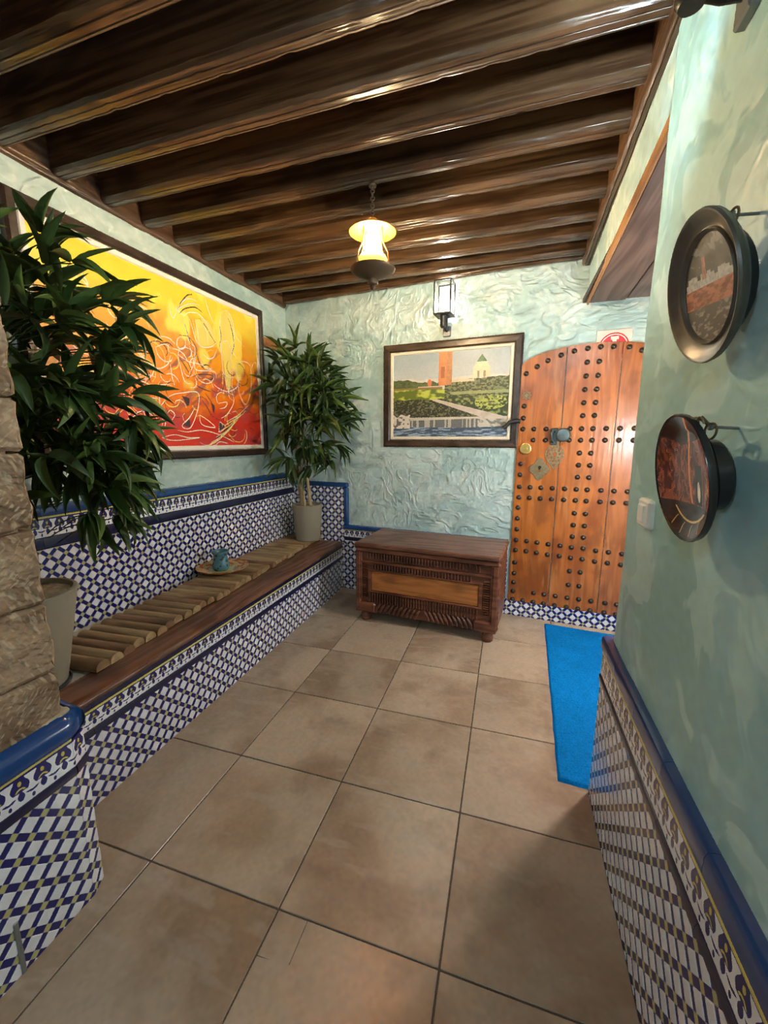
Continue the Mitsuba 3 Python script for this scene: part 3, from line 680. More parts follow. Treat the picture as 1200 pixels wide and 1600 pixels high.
# ------------------------------------------------------------------ carved chest
ch = thing('carved_chest', 'carved dark wooden chest on bun feet between the bench and the studded door', 'chest')
CH = Frame((.0, 2.40), (1.0, -.0985), 1)                   # s along the front, n towards the room
cw = 1.31
def chp(key, meshes, mat, label=None, kind=None, smooth=30): return put(ch+'__'+key, CH(cat(meshes) if isinstance(meshes, list) else meshes), mat, smooth, label=label, kind=kind)
chp('body', [bx(.02, cw-.02, -.62, -.03, .10, .735)], 'chest_wood')
chp('lid', cbox(-.012, cw+.012, -.655, .016, .735, .778, .012), 'chest_lid_wood', 'plain overhanging lid')
chp('front_frame', [cbox(.0, cw, -.05, .0, .69, .733, .006), cbox(.0, .045, -.05, .006, .10, .69, .006), cbox(cw-.045, cw, -.05, .006, .10, .69, .006), cbox(.045, cw-.045, -.05, -.002, .585, .605, .004), cbox(.045, .06, -.05, -.002, .22, .69, .004), cbox(cw-.06, cw-.045, -.05, -.002, .22, .69, .004)], 'chest_wood')
chp('end_board', [cbox(.0, .03, -.64, -.02, .10, .733, .006)], 'chest_wood'); chp('end_board', [cbox(cw-.03, cw, -.64, -.02, .10, .733, .006)], 'chest_wood')
chp('turned_post', move(lathe([(.012, .12), (.02, .14), (.014, .17), (.021, .21), (.013, .26), (.021, .31), (.013, .36), (.021, .41), (.013, .46), (.021, .51), (.013, .56), (.021, .61), (.013, .66), (.020, .70), (.012, .72)], 14), cw-.004, -.03, 0), 'chest_wood')
chp('front_panel', cbox(.15, cw-.16, -.05, -.022, .315, .512, .006), 'chest_panel_wood', 'plain orange-brown centre plank')
chp('panel_moulding', [cbox(.115, cw-.125, -.05, -.008, .512, .528, .005), cbox(.115, cw-.125, -.05, -.008, .298, .314, .005), cbox(.115, .15, -.05, -.012, .298, .528, .005), cbox(cw-.16, cw-.125, -.05, -.012, .298, .528, .005)], 'chest_wood')
def flutes(s0, s1, z0, z1, n, depth=.012, vertical=True):
    out = []; w = (s1-s0)/n
    for i in range(n):
        a = s0+w*i
        pr_ = [(w*.12, 0), (w*.2, depth*.8), (w*.36, depth), (w*.52, depth*.8), (w*.62, 0)]
        P = np.array(pr_); m = len(P)
        V = np.vstack([np.stack([a+P[:, 0], -.03+P[:, 1], np.full(m, z)], 1) for z in (z0, z1)])
        F = [(j, j+1, m+j+1) for j in range(m-1)]+[(j, m+j+1, m+j) for j in range(m-1)]+[(0, j, j+1) for j in range(1, m-1)]+[(m, m+j+1, m+j) for j in range(1, m-1)]
        out.append(tm(V, [t[::-1] for t in F]))
    return cat(out)
def vflutes(s0, s1, z0, z1, n, depth=.012):
    m = flutes(z0, z1, 0, s1-s0, n, depth); v = m.vertices; return tm(np.stack([s0+v[:, 2], v[:, 1], v[:, 0]], 1), m.faces[:, ::-1])
chp('carved_band', [flutes(.11, cw-.14, .628, .684, 38, .026)], 'chest_wood', 'row of upright gouged flutes', smooth=False)
chp('carved_band', [flutes(.16, cw-.21, .532, .582, 34, .026)], 'chest_wood', 'second row of upright gouged flutes', smooth=False)
chp('carved_band', [flutes(.13, cw-.15, .252, .296, 40, .024)], 'chest_wood', 'row of gouged flutes below the plank', smooth=False)
chp('carved_band', [flutes(.13, cw-.15, .205, .248, 40, .024)], 'chest_wood', smooth=False)
chp('carved_band', [vflutes(.065, .108, .24, .56, 16, .024)], 'chest_wood', 'upright column of short gouges', smooth=False)
chp('carved_band', [vflutes(cw-.118, cw-.068, .24, .56, 16, .024)], 'chest_wood', 'upright column of short gouges', smooth=False)
def gadroons():
    out = []
    for sd in (-1, 1):
        for k in range(10):
            x0 = cw/2+sd*(.018+k*.043)
            path = [(x0+sd*(.0+.05*math.sin(t*math.pi*.5)), -.022+.010*math.sin(t*math.pi), .197-.098*t) for t in np.linspace(0, 1, 8)]
            out.append(tube(path, [.010, .014, .0165, .017, .0165, .015, .012, .008], 7))
    return cat(out)
chp('base_rail', [cbox(.055, cw-.055, -.05, -.028, .095, .203, .006)], 'chest_wood')
chp('gadroon_band', gadroons(), 'chest_wood', 'curved carved gadroons mirrored about the middle', kind='stuff')
chp('base_block', cbox(.01, .20, -.05, .004, .092, .197, .018), 'chest_wood'); chp('base_block', cbox(cw-.20, cw-.01, -.05, .004, .092, .197, .018), 'chest_wood')
for s_ in (.075, cw-.075):
    for n_ in (-.065, -.56):
        chp('foot', move(lathe([(0, 0), (.036, 0), (.046, .012), (.050, .035), (.046, .062), (.036, .078), (.036, .10), (0, .10)], 20), s_, n_, 0), 'chest_wood')

# ------------------------------------------------------------------ blue runner
rg = thing('blue_runner', 'bright blue pile carpet runner on the floor leading to the studded door', 'carpet')
def runner():
    A, B, C_, D_ = np.array([1.738, 2.835]), np.array([2.62, 2.73]), np.array([2.50, .86]), np.array([1.658, .925])
    def top(u, v):
        q = (A[None]*(1-u[:, None])+B[None]*u[:, None])*(1-v[:, None])+(D_[None]*(1-u[:, None])+C_[None]*u[:, None])*v[:, None]
        z = .012+.004*meshkit.noise(np.stack([q[:, 0]*70, q[:, 1]*70, q[:, 0]*0], -1), 3)
        e = (u < .004) | (u > .996) | (v < .002) | (v > .998)
        z = np.where(e, .0005, z); return np.stack([q[:, 0]+.004*(meshkit.noise(np.stack([q[:, 1]*9, u*0, u*0], -1))-.5), q[:, 1], z], -1)
    u = np.concatenate([[0, .003], np.linspace(.01, .99, 88), [.997, 1]]); v = np.concatenate([[0, .0015], np.linspace(.006, .994, 170), [.9985, 1]])
    U, V = np.meshgrid(u, v, indexing='ij'); P = top(U.ravel(), V.ravel()); nu, nv = len(u), len(v); F = []
    for i in range(nu-1):
        for j in range(nv-1):
            a = i*nv+j; F += [(a, a+nv+1, a+nv), (a, a+1, a+nv+1)]
    return tm(P, F)
put(rg+'__pile', runner(), 'carpet', True)

# ------------------------------------------------------------------ framed pictures
def picture(key, F, s0, s1, z0, z1, fw, lw, proud, fmat_h, fmat_v, liner, canvas_bsdf):
    """frame rails, liner and canvas; F's plane is the wall"""
    n1 = proud
    def rail(a, b, c, d, n_):   # mitred rail: outer line a-b, inner line c-d
        P = [a, b, d, c]; V = [(x_, -.005, z_) for x_, z_ in P]+[(x_, n_-.012, z_) for x_, z_ in P]
        mid = [((a[0]*.75+c[0]*.25), (a[1]*.75+c[1]*.25)), ((b[0]*.75+d[0]*.25), (b[1]*.75+d[1]*.25)), ((d[0]*.85+b[0]*.15), (d[1]*.85+b[1]*.15)), ((c[0]*.85+a[0]*.15), (c[1]*.85+a[1]*.15))]
        V += [(x_, n_, z_) for x_, z_ in mid]
        return hull(V)
    O = [(s0, z0), (s1, z0), (s1, z1), (s0, z1)]; I = [(s0+fw, z0+fw), (s1-fw, z0+fw), (s1-fw, z1-fw), (s0+fw, z1-fw)]
    J = [(s0+fw+lw, z0+fw+lw), (s1-fw-lw, z0+fw+lw), (s1-fw-lw, z1-fw-lw), (s0+fw+lw, z1-fw-lw)]
    for i in range(4):
        k = (i+1) % 4
        put(key+'__frame_rail', F(rail(O[i], O[k], I[i], I[k], n1)), fmat_h if i % 2 == 0 else fmat_v)
        put(key+'__liner', F(rail(I[i], I[k], J[i], J[k], n1-.014)), liner, label='pale inner liner')
    m = bx(J[0][0]-.003, J[1][0]+.003, -.003, n1-.026, J[0][1]-.003, J[2][1]+.003)
    uv = np.stack([(m.vertices[:, 0]-J[0][0])/(J[1][0]-J[0][0]), (m.vertices[:, 2]-J[0][1])/(J[2][1]-J[0][1])], 1)
    put(key+'__canvas', F(m), canvas_bsdf, uv=uv)
    return J, n1-.026
def abstract(p, n, uv):
    x, y = uv.x*1.35, uv.y
    w = fbm(x*4, y*4, 3.0, 3); w2 = fbm(x*9+4, y*9, 8.0, 3)
    h = y+.35*(w-.5)+.12*(w2-.5)
    col = mix((.58, .035, .018), (.80, .17, .010), smoothstep(.16, .36, h))
    col = mix(col, (.84, .33, .012), smoothstep(.32, .62, h))
    col = mix(col, (.86, .58, .030), smoothstep(.66, .90, h))
    col = mix(col, (.86, .26, .012), smoothstep(.54, .66, w2)*smoothstep(.25, .5, y)*(1-smoothstep(.70, .86, y))*.85)
    col = mix(col, (.52, .05, .05), smoothstep(.56, .70, fbm(x*6, y*7, 21.0, 3))*(1-smoothstep(.45, .72, y))*.8)
    sm = fbm((x*.8-y)*16, (x+y*.8)*5, 41.0, 3)
    col = mix(col, (.30, .075, .070), smoothstep(.55, .68, sm)*smoothstep(.16, .30, y)*(1-smoothstep(.55, .74, y))*.75)
    col = mix(col, (.90, .72, .10), smoothstep(.60, .72, fbm(x*7+9, y*5, 31.0, 3))*smoothstep(.25, .45, y)*.8)
    return col
scene['canvas_abstract'] = pr(proc(abstract), .42)
def landscape(p, n, uv):
    x, y = uv.x, uv.y
    C3 = mi.Color3f
    f1, f2 = fbm(x*26, y*22, 2.0, 3), fbm(x*70, y*60, 5.0, 2)
    col = mix((.45, .47, .47), (.32, .37, .40), smoothstep(.66, 1.0, y+.15*(fbm(x*5, y*7, 1.0, 3)-.5)))
    def put_(mask, c): return dr.select(mask, c, col)
    col = put_(y < .70+.05*fbm(x*8, 0.0, 3.0, 2)-.02, mix((.50, .48, .44), (.62, .57, .48), f1))                 # far town haze
    col = put_((y < .66+.13*(fbm(x*11, 0.0, 9.0, 3)-.3)) & (x < .42), mix((.035, .06, .025), (.13, .16, .06), f2)) # trees left
    col = put_((y < .60) & (x < .45), mix((.30, .14, .06), (.16, .17, .05), f1))
    col = put_((y < .565+.02*f1) & (x < .50), mix((.10, .14, .02), (.46, .48, .07), smoothstep(.38, .62, fbm(x*16, y*24, 6.0, 3))))  # sunny lawn
    col = put_((y < .645+.06*(x-.5)+.03*f1) & (x > .47), mix((.035, .05, .022), (.19, .20, .09), smoothstep(.4, .68, f2)))  # hedges right
    col = put_((y < .53+.01*f1) & (y > .50) & (x > .52), mix((.22, .24, .10), (.34, .35, .17), f2))
    col = put_((y < .47+.02*f1) & (x > .50), mix((.03, .045, .018), (.24, .27, .09), smoothstep(.45, .75, fbm(x*40, y*36, 7.0, 2))))
    bush = dr.square((x-.86)/.13)+dr.square((y-.40)/.085)
    col = put_((bush < 1) & (f2 > .48), mix((.22, .27, .05), (.50, .52, .12), f1))
    col = put_((y < .435+.03*f1) & (x < .50), mix((.030, .034, .020), (.15, .14, .085), smoothstep(.45, .75, f2)))            # dark hedge
    lower, upper = .44-.50*(x-.36), .47-.385*(x-.36)
    hedge = mix((.026, .032, .018), (.17, .16, .085), smoothstep(.45, .75, f2))
    col = put_((x > .36) & (y < lower), hedge)
    col = put_((x > .36) & (y > lower) & (y < upper) & (y < .455), mix((.44, .36, .30), (.58, .49, .41), f1))
    col = put_((bush < 1) & (f2 > .52) & (y > .30), mix((.22, .27, .05), (.50, .52, .12), f1))
    col = put_((y < .235), mix((.46, .39, .32), (.58, .50, .42), f1))                                     # quay
    col = put_((y < .205+.02*(x-.5)) & (x < .76), dr.select(noise(x*60, 0.0, 3.0) > .55, C3(.40, .36, .30), C3(.13, .13, .13)))
    col = put_((y < .205) & (x >= .76), mix((.20, .19, .16), (.50, .45, .38), smoothstep(.4, .6, fbm((x+y)*30, (x-y*1.6)*16, 4.0, 2))))
    col = put_((y < .105+.03*dr.abs(x-.6)), mix((.05, .08, .13), (.30, .36, .44), smoothstep(.42, .72, fbm(x*18, y*75, 2.0, 3))))
    boat = (x < .16) & (y > .10) & (y < .235+.05*noise(x*26, 0.0, 8.0))
    col = put_(boat, dr.select(noise(x*50, y*38, 11.0) > .62, C3(.16, .13, .11), C3(.60, .54, .47)))
    # square red tower and small pale pavilion with a green pyramid roof
    tw = (x > .415) & (x < .53) & (y > .615-.5*dr.maximum(0.0, .48-x)*.12)
    col = put_(tw, dr.select(x < .485, mix((.52, .17, .055), (.62, .24, .09), f1), mix((.38, .13, .05), (.52, .24, .10), f2)))
    col = put_(tw & (dr.abs(x-.45) < .016) & (y < .83) & (y > .70), C3(.36, .11, .04))
    pv = (dr.abs(x-.775) < .07-.02*smoothstep(.80, .84, y)) & (y > .685) & (y < .86)
    col = put_(pv, mix((.58, .47, .30), (.70, .60, .42), f1))
    col = put_(pv & (y < .76) & (dr.abs(dr.abs(x-.775)-.025) < .009), C3(.28, .20, .12))
    col = put_((dr.abs(x-.775) < (.945-y)*.52) & (y > .862) & (y < .945), mix((.03, .12, .05), (.08, .20, .09), f2))
    col = put_((y > .645) & (y < .675) & (x > .53) & (x < .72), mix((.55, .45, .30), (.66, .55, .38), f1))
    col = put_((dr.square((x-.335)/.02)+dr.square((y-.65)/.045) < 1), C3(.60, .16, .06))
    col = put_((x < .43) & (x > .23) & (dr.abs(y-.605) < .008), C3(.50, .36, .24))
    return col*(.95+.10*noise(x*90, y*70, 1.0))
scene['canvas_landscape'] = pr(proc(landscape), .42)
pa = thing('abstract_painting', 'large yellow, orange and red abstract painting in a dark frame on the left wall', 'painting')
J, nc = picture(pa, LW, .585, 2.80, 1.565, 3.005, .062, .042, .05, 'frame_wood', 'frame_wood', 'liner_white', 'canvas_abstract')
STROKES = {'white':[[(0.499,0.828),(0.524,0.89),(0.564,0.94),(0.61,0.949)],[(0.496,0.835),(0.53,0.876),(0.577,0.916),(0.625,0.929)],[(0.495,0.868),(0.507,0.84),(0.531,0.825)],[(0.53,0.816),(0.566,0.858),(0.613,0.87),(0.652,0.841),(0.682,0.788),(0.705,0.729)],[(0.529,0.807),(0.543,0.743),(0.554,0.676),(0.583,0.65)],[(0.564,0.822),(0.578,0.757),(0.594,0.69),(0.624,0.664),(0.675,0.681),(0.713,0.722)],[(0.594,0.817),(0.605,0.749),(0.609,0.677)],[(0.635,0.834),(0.655,0.768),(0.659,0.694)],[(0.752,0.922),(0.738,0.838),(0.74,0.722),(0.741,0.573),(0.761,0.435)],[(0.792,0.959),(0.817,0.89),(0.83,0.773),(0.803,0.662),(0.806,0.538),(0.795,0.431)],[(0.744,0.937),(0.792,0.969),(0.828,0.915),(0.843,0.818),(0.902,0.755)],[(0.731,0.719),(0.78,0.755),(0.806,0.703),(0.843,0.653)],[(0.489,0.576),(0.538,0.546),(0.6,0.545),(0.675,0.526)],[(0.489,0.576),(0.498,0.499),(0.514,0.414),(0.544,0.402)],[(0.583,0.65),(0.578,0.575),(0.581,0.503),(0.683,0.518),(0.698,0.472)],[(0.677,0.429),(0.712,0.405),(0.768,0.395),(0.831,0.438),(0.845,0.505),(0.818,0.562)],[(0.836,0.608),(0.885,0.643),(0.939,0.625),(0.944,0.516),(0.926,0.389),(0.888,0.317),(0.849,0.388),(0.839,0.493),(0.836,0.608)],[(0.949,0.606),(0.975,0.657),(1.009,0.644),(0.993,0.56),(1.008,0.495)],[(0.337,0.187),(0.385,0.243),(0.436,0.311),(0.495,0.338),(0.58,0.353),(0.573,0.247),(0.525,0.12),(0.481,0.127),(0.522,0.186)],[(0.415,0.203),(0.43,0.222),(0.449,0.198),(0.433,0.16)],[(0.497,0.147),(0.53,0.196),(0.558,0.255)],[(0.579,0.21),(0.627,0.174),(0.668,0.127),(0.591,0.143),(0.579,0.21)],[(0.698,0.169),(0.734,0.135),(0.693,0.097),(0.698,0.169)],[(0.378,0.052),(0.441,0.071),(0.506,0.054),(0.569,0.054),(0.438,0.035),(0.378,0.052)],[(0.457,0.099),(0.508,0.091),(0.589,0.104),(0.692,0.076),(0.787,0.023)],[(0.567,0.025),(0.597,-0.025)],[(0.65,-0.017),(0.689,0.024),(0.746,0.013)],[(0.31,0.152),(0.356,0.104),(0.394,0.088)],[(0.281,0.388),(0.32,0.373),(0.361,0.357),(0.421,0.377),(0.447,0.374)],[(0.288,0.413),(0.335,0.417),(0.377,0.41)],[(0.449,0.504),(0.452,0.435),(0.461,0.376)],[(0.351,0.477),(0.394,0.464),(0.436,0.5),(0.453,0.556)],[(0.286,0.763),(0.321,0.786),(0.355,0.787),(0.373,0.779)],[(0.511,0.687),(0.532,0.677),(0.529,0.632),(0.506,0.611),(0.489,0.628),(0.495,0.669),(0.511,0.687)],[(0.706,0.303),(0.754,0.315),(0.742,0.277),(0.703,0.262)],[(0.789,0.409),(0.804,0.327),(0.759,0.237),(0.708,0.191)],[(0.379,0.607),(0.413,0.652),(0.453,0.658),(0.479,0.633)],[(0.39,0.586),(0.43,0.616),(0.456,0.6)],[(0.304,0.55),(0.329,0.503),(0.375,0.467)],[(0.467,0.863),(0.471,0.815),(0.482,0.787),(0.499,0.828)],[(0.661,0.992),(0.674,0.924),(0.703,0.843)],[(0.557,0.605),(0.569,0.545),(0.54,0.465)],[(0.622,0.626),(0.653,0.597),(0.689,0.617),(0.71,0.673)],[(0.904,0.307),(0.835,0.233),(0.744,0.172)],[(0.884,0.265),(0.815,0.192),(0.753,0.135)],[(0.833,0.22),(0.767,0.151),(0.682,0.094)],[(0.812,0.179),(0.748,0.111),(0.667,0.057)],[(0.781,0.138),(0.718,0.072),(0.636,0.02)],[(0.741,0.098),(0.68,0.035),(0.6,-0.015)],[(0.84,0.522),(0.864,0.539)],[(0.844,0.509),(0.869,0.52)],[(0.845,0.494),(0.87,0.5)],[(0.842,0.479),(0.867,0.478)],[(0.836,0.463),(0.859,0.457)],[(0.828,0.449),(0.847,0.437)],[(0.816,0.435),(0.832,0.418)],[(0.803,0.423),(0.815,0.402)],[(0.788,0.414),(0.795,0.39)],[(0.773,0.407),(0.775,0.381)],[(0.757,0.403),(0.755,0.376)],[(0.742,0.402),(0.735,0.375)],[(0.728,0.405),(0.717,0.379)],[(0.715,0.409),(0.701,0.386)]],'dark':[[(0.503,0.838),(0.528,0.901),(0.561,0.958),(0.589,0.978)],[(0.513,0.826),(0.544,0.87),(0.599,0.904),(0.638,0.89)],[(0.538,0.776),(0.549,0.71),(0.567,0.645)],[(0.619,0.846),(0.653,0.805),(0.688,0.742),(0.713,0.712)],[(0.559,0.451),(0.588,0.474),(0.646,0.488),(0.69,0.486)],[(0.799,0.922),(0.819,0.85),(0.829,0.752),(0.809,0.674)],[(0.287,0.77),(0.328,0.805),(0.368,0.801)],[(0.567,0.407),(0.606,0.386),(0.657,0.375)],[(0.589,0.615),(0.601,0.554),(0.631,0.515)],[(0.495,0.56),(0.521,0.514),(0.541,0.474)],[(0.621,0.36),(0.652,0.306),(0.673,0.218)],[(0.601,0.308),(0.632,0.254),(0.654,0.197)],[(0.847,0.344),(0.886,0.283),(0.93,0.254)],[(0.739,0.858),(0.743,0.772),(0.73,0.699)],[(0.404,0.607),(0.444,0.629),(0.47,0.613)],[(0.77,0.427),(0.83,0.427)],[(0.966,0.486),(1.0,0.459),(0.991,0.399)],[(0.655,0.207),(0.698,0.18)],[(0.896,0.293),(0.827,0.22),(0.739,0.159)],[(0.868,0.25),(0.801,0.178),(0.718,0.121)],[(0.822,0.206),(0.757,0.137),(0.703,0.083)],[(0.791,0.165),(0.728,0.098),(0.664,0.045)],[(0.764,0.125),(0.703,0.06),(0.642,0.008)]],'yellow':[[(0.877,0.277),(0.809,0.205),(0.732,0.146)],[(0.852,0.235),(0.785,0.164),(0.705,0.108)],[(0.824,0.193),(0.759,0.125),(0.7,0.07)],[(0.789,0.152),(0.725,0.085),(0.67,0.033)],[(0.752,0.111),(0.691,0.047),(0.613,-0.003)],[(0.582,0.821),(0.591,0.744),(0.589,0.679)],[(0.606,0.823),(0.616,0.753),(0.613,0.688)],[(0.63,0.825),(0.641,0.762),(0.638,0.696)],[(0.655,0.826),(0.667,0.772),(0.664,0.705)],[(0.68,0.828),(0.693,0.782),(0.691,0.714)],[(0.702,0.83),(0.716,0.791),(0.713,0.722)],[(0.756,0.904),(0.745,0.723),(0.743,0.563),(0.734,0.44)],[(0.775,0.912),(0.764,0.73),(0.762,0.568),(0.753,0.444)],[(0.794,0.92),(0.784,0.736),(0.782,0.573),(0.772,0.448)],[(0.809,0.927),(0.798,0.741),(0.797,0.577),(0.787,0.451)]]}
DARK_SHAPES = [[(0.493,0.32),(0.53,0.307),(0.519,0.26)],[(0.652,0.296),(0.673,0.279),(0.665,0.228)],[(0.693,0.169),(0.729,0.14),(0.693,0.097)],[(0.485,0.132),(0.521,0.172),(0.52,0.125)]]
PALE_SHAPES = [[(0.594,0.826),(0.669,0.848),(0.7,0.727),(0.658,0.68),(0.601,0.684)],[(0.752,0.922),(0.801,0.953),(0.813,0.828),(0.786,0.45),(0.761,0.435),(0.745,0.723)]]
def spline(P, n=10):
    P = np.array(P, float)
    if len(P) < 3: return P
    Q = np.vstack([2*P[0]-P[1], P, 2*P[-1]-P[-2]]); out = []
    for i in range(1, len(Q)-2):
        for t in np.linspace(0, 1, n, endpoint=False):
            a, b, c, d = Q[i-1:i+3]; out.append(.5*((2*b)+(-a+c)*t+(2*a-5*b+4*c-d)*t*t+(-a+3*b-3*c+d)*t**3))
    return np.vstack(out+[Q[-2:-1]])
def to_canvas(P): P = np.clip(np.asarray(P), .002, .998); return np.stack([J[0][0]+P[:, 0]*(J[1][0]-J[0][0]), J[0][1]+P[:, 1]*(J[2][1]-J[0][1])], 1)
def ribbon(P, w, h=.0016):
    Q = to_canvas(spline(P)); t = np.gradient(Q, axis=0); t /= np.maximum(np.linalg.norm(t, axis=1, keepdims=True), 1e-9); m = np.stack([-t[:, 1], t[:, 0]], 1)
    k = len(Q); ww = w*(.35+.65*np.sin(np.linspace(.12, math.pi-.12, k)))[:, None]
    A, B = Q+m*ww, Q-m*ww
    V = np.vstack([np.stack([X[:, 0], np.full(k, nn), X[:, 1]], 1) for X, nn in ((A, nc-.001), (Q, nc+h), (B, nc-.001))])
    F = []
    for i in range(k-1): F += [(i, i+1, k+i+1), (i, k+i+1, k+i), (k+i, k+i+1, 2*k+i+1), (k+i, 2*k+i+1, 2*k+i)]
    return tm(V, F)
rs = np.random.default_rng(12)
def swirl(cx, cy, r):
    a0, k = rs.uniform(0, 6.28), rs.uniform(1.2, 3.5)*rs.choice([-1, 1])
    return [(cx+r*(1-.6*q)*math.cos(a0+k*q)*.7, cy+r*(1-.6*q)*math.sin(a0+k*q)) for q in np.linspace(0, 1, 6)]
sets = {k: [ribbon(P, (.0068 if k == 'white' else .0072 if k == 'dark' else .011)) for P in v] for k, v in STROKES.items()}
for k, n in (('white', 70), ('dark', 44), ('yellow', 36)):
    for i in range(n):
        left = i % 3 != 0
        cx, cy = (rs.uniform(.05, .36), rs.uniform(.12, .80)) if left else (rs.uniform(.4, .93), rs.uniform(.10, .62))
        sets[k].append(ribbon(swirl(cx, cy, rs.uniform(.04, .13)), rs.uniform(.004, .008)))
scene['paint_white'] = pr((.80, .68, .56), .5); scene['paint_dark'] = pr((.075, .032, .040), .5); scene['paint_yellow'] = pr((.80, .60, .12), .5)
for k, v in sets.items(): put(pa+'__brush_line', LW(cat(v)), 'paint_'+k, True, kind='stuff', label={'white': 'thin whitish painted lines', 'dark': 'thin dark painted lines', 'yellow': 'thin yellow painted lines'}[k])
def patch(polys, mat, n_, lab):
    out = []
    for P in polys:
        m = extrude(Polygon(to_canvas(spline(P+[P[0]], 6))).buffer(0), .001); out.append(tm(np.stack([m.vertices[:, 0], m.vertices[:, 2]+n_, m.vertices[:, 1]], 1), m.faces[:, ::-1]))
    put(pa+'__paint_patch', LW(cat(out)), mat, label=lab)
patch(DARK_SHAPES, 'paint_dark', nc-.0004, 'small dark painted triangles'); patch(PALE_SHAPES, 'paint_yellow', nc-.0006, 'pale yellow painted shapes')

pb = thing('landscape_painting', 'landscape painting with red tower, hedges and water, dark frame, under the wall lantern', 'painting')
picture(pb, BWP, bw_s(.052), bw_s(1.412), 1.648, 2.667, .073, .034, .035, 'frame_wood_x', 'frame_wood', 'liner', 'canvas_landscape')
ob = thing('wooden_strip', 'short orange-brown wooden strip on the wall between abstract painting and corner', 'board')
put(ob+'__board', LW(cbox(2.855, 3.262, -.01, .018, 2.675, 2.772, .006)), 'orange_wood')

# ------------------------------------------------------------------ lamps
def emit(r): return {'type': 'area', 'radiance': rgb(*r)}
def lantern(key, F, s, z0, rad, label, group):
    k = thing(key, label, 'lantern', group)
    w, n0, n1, zt = .076, .05, .202, z0+.275
    b = .0055; bars = []
    for a in (s-w, s+w):
        for n_ in (n0, n1): bars.append(bx(a-b, a+b, n_-b, n_+b, z0, zt))
    for z in (zt,):
        for n_ in (n0, n1): bars.append(bx(s-w, s+w, n_-b, n_+b, z-b, z+b))
        for a in (s-w, s+w): bars.append(bx(a-b, a+b, n0, n1, z-b, z+b))
    put(k+'__cage', F(cat(bars)), 'black_metal')
    put(k+'__base_plate', F(cbox(s-w-.006, s+w+.006, n0-.006, n1+.006, z0-.014, z0+.002, .003)), 'black_metal')
    nm = (n0+n1)/2
    for a in (s-w, s+w): put(k+'__glass_pane', F(tm([(a, n0, z0), (a, n1, z0), (a, n1, zt), (a, n0, zt)], [(0, 1, 2), (0, 2, 3)])), 'pane')
    for n_ in (n0, n1): put(k+'__glass_pane', F(tm([(s-w, n_, z0), (s+w, n_, z0), (s+w, n_, zt), (s-w, n_, zt)], [(0, 1, 2), (0, 2, 3)])), 'pane')
    put(k+'__socket', F(move(lathe([(0, 0), (.026, 0), (.026, .05), (.020, .055), (0, .055)], 20), s, nm, z0+.003)), 'switch_white', 40)
    bl = F(move(lathe([(.016, 0), (.022, .02), (.040, .05), (.046, .075), (.040, .10), (.022, .118), (0, .122)], 24), s, nm, z0+.058))
    if bl.volume < 0: bl.invert()
    scene[numbered(k+'__bulb')] = {**shape(bl, 'switch_white', 60), 'emitter': emit(rad)}
    put(k+'__cup', F(move(lathe([(0, -.115), (.028, -.115), (.036, -.10), (.036, -.02), (.040, -.014), (0, -.014)], 24), s, nm, z0)), 'black_metal', 40)
    put(k+'__arm', F(tube([(s, 0, z0-.12), (s, nm*.5, z0-.115), (s, nm, z0-.09)], .013, 10)), 'black_metal', 50)
    put(k+'__wall_mount', F(cbox(s-.038, s+.038, -.01, .022, z0-.17, z0-.075, .005)), 'grey_metal')
    return k
lantern('wall_lantern', BWP, bw_s(.705), 2.868, BULB_WALL, 'lit black glass box lantern on the back wall above the landscape painting', 'black glass wall lanterns')
RWL = Frame((1.82, .92), (0, -1.0), 1)
lantern('wall_lantern', RWL, .92-.28, 2.868, BULB_WALL_RIGHT, 'black lantern on the right wall at the top edge of the photo', 'black glass wall lanterns')

hl_ = thing('hanging_lamp', 'lit amber glass hanging lamp with brass hat under the ceiling beams', 'lamp')
HX, HY = .482, 1.48
put(hl_+'__hat', lathe([(.062, 2.945), (.075, 2.950), (.118, 2.944), (.140, 2.938), (.142, 2.942), (.120, 2.953), (.080, 2.975), (.045, 2.995), (.020, 3.012), (0, 3.015)], 40, (HX, HY, 0)), 'lamp_brass', 50, label='round brass hat')
gp = [(.078, 2.742), (.096, 2.752), (.104, 2.770), (.100, 2.795), (.084, 2.83), (.068, 2.865), (.060, 2.90), (.060, 2.944)]
gm = lathe(gp, 40, (HX, HY, 0))
scene['amber_glass'] = {'type': 'thindielectric', 'int_ior': 1.5, 'specular_transmittance': rgb(.95, .85, .64)}
scene[numbered(hl_+'__chimney')] = shape(gm, 'amber_glass', 60)
scene[numbered(hl_+'__lit_glass')] = {**shape(lathe([(.0, 2.752), (.074, 2.752), (.094, 2.768), (.092, 2.785), (.080, 2.808), (0, 2.809)], 36, (HX, HY, 0)), 'switch_white', 60), 'emitter': emit(GLASS_HANG)}
scene[numbered(hl_+'__bulb')] = {**shape(lathe([(0, 2.812), (.046, 2.814), (.048, 2.85), (.044, 2.88), (.042, 2.92), (.030, 2.935), (0, 2.937)], 28, (HX, HY, 0)), 'switch_white', 60), 'emitter': emit(BULB_HANG)}
put(hl_+'__bowl', lathe([(0, 2.622), (.010, 2.624), (.018, 2.636), (.012, 2.648), (.030, 2.654), (.034, 2.668), (.030, 2.680), (.060, 2.692), (.105, 2.708), (.132, 2.728), (.137, 2.738), (.130, 2.742), (0, 2.742)], 40, (HX, HY, 0)), 'lamp_bronze', 50, label='dark bronze bowl with a finial')
for i in range(4):
    a = math.pi/4+i*math.pi/2+.35
    put(hl_+'__cage_wire', tube([(HX+r*math.cos(a), HY+r*math.sin(a), z) for r, z in ((.118, 2.738), (.128, 2.765), (.122, 2.80), (.098, 2.84), (.080, 2.875), (.076, 2.91), (.076, 2.948))], .0042, 6), 'lamp_brass', 50)
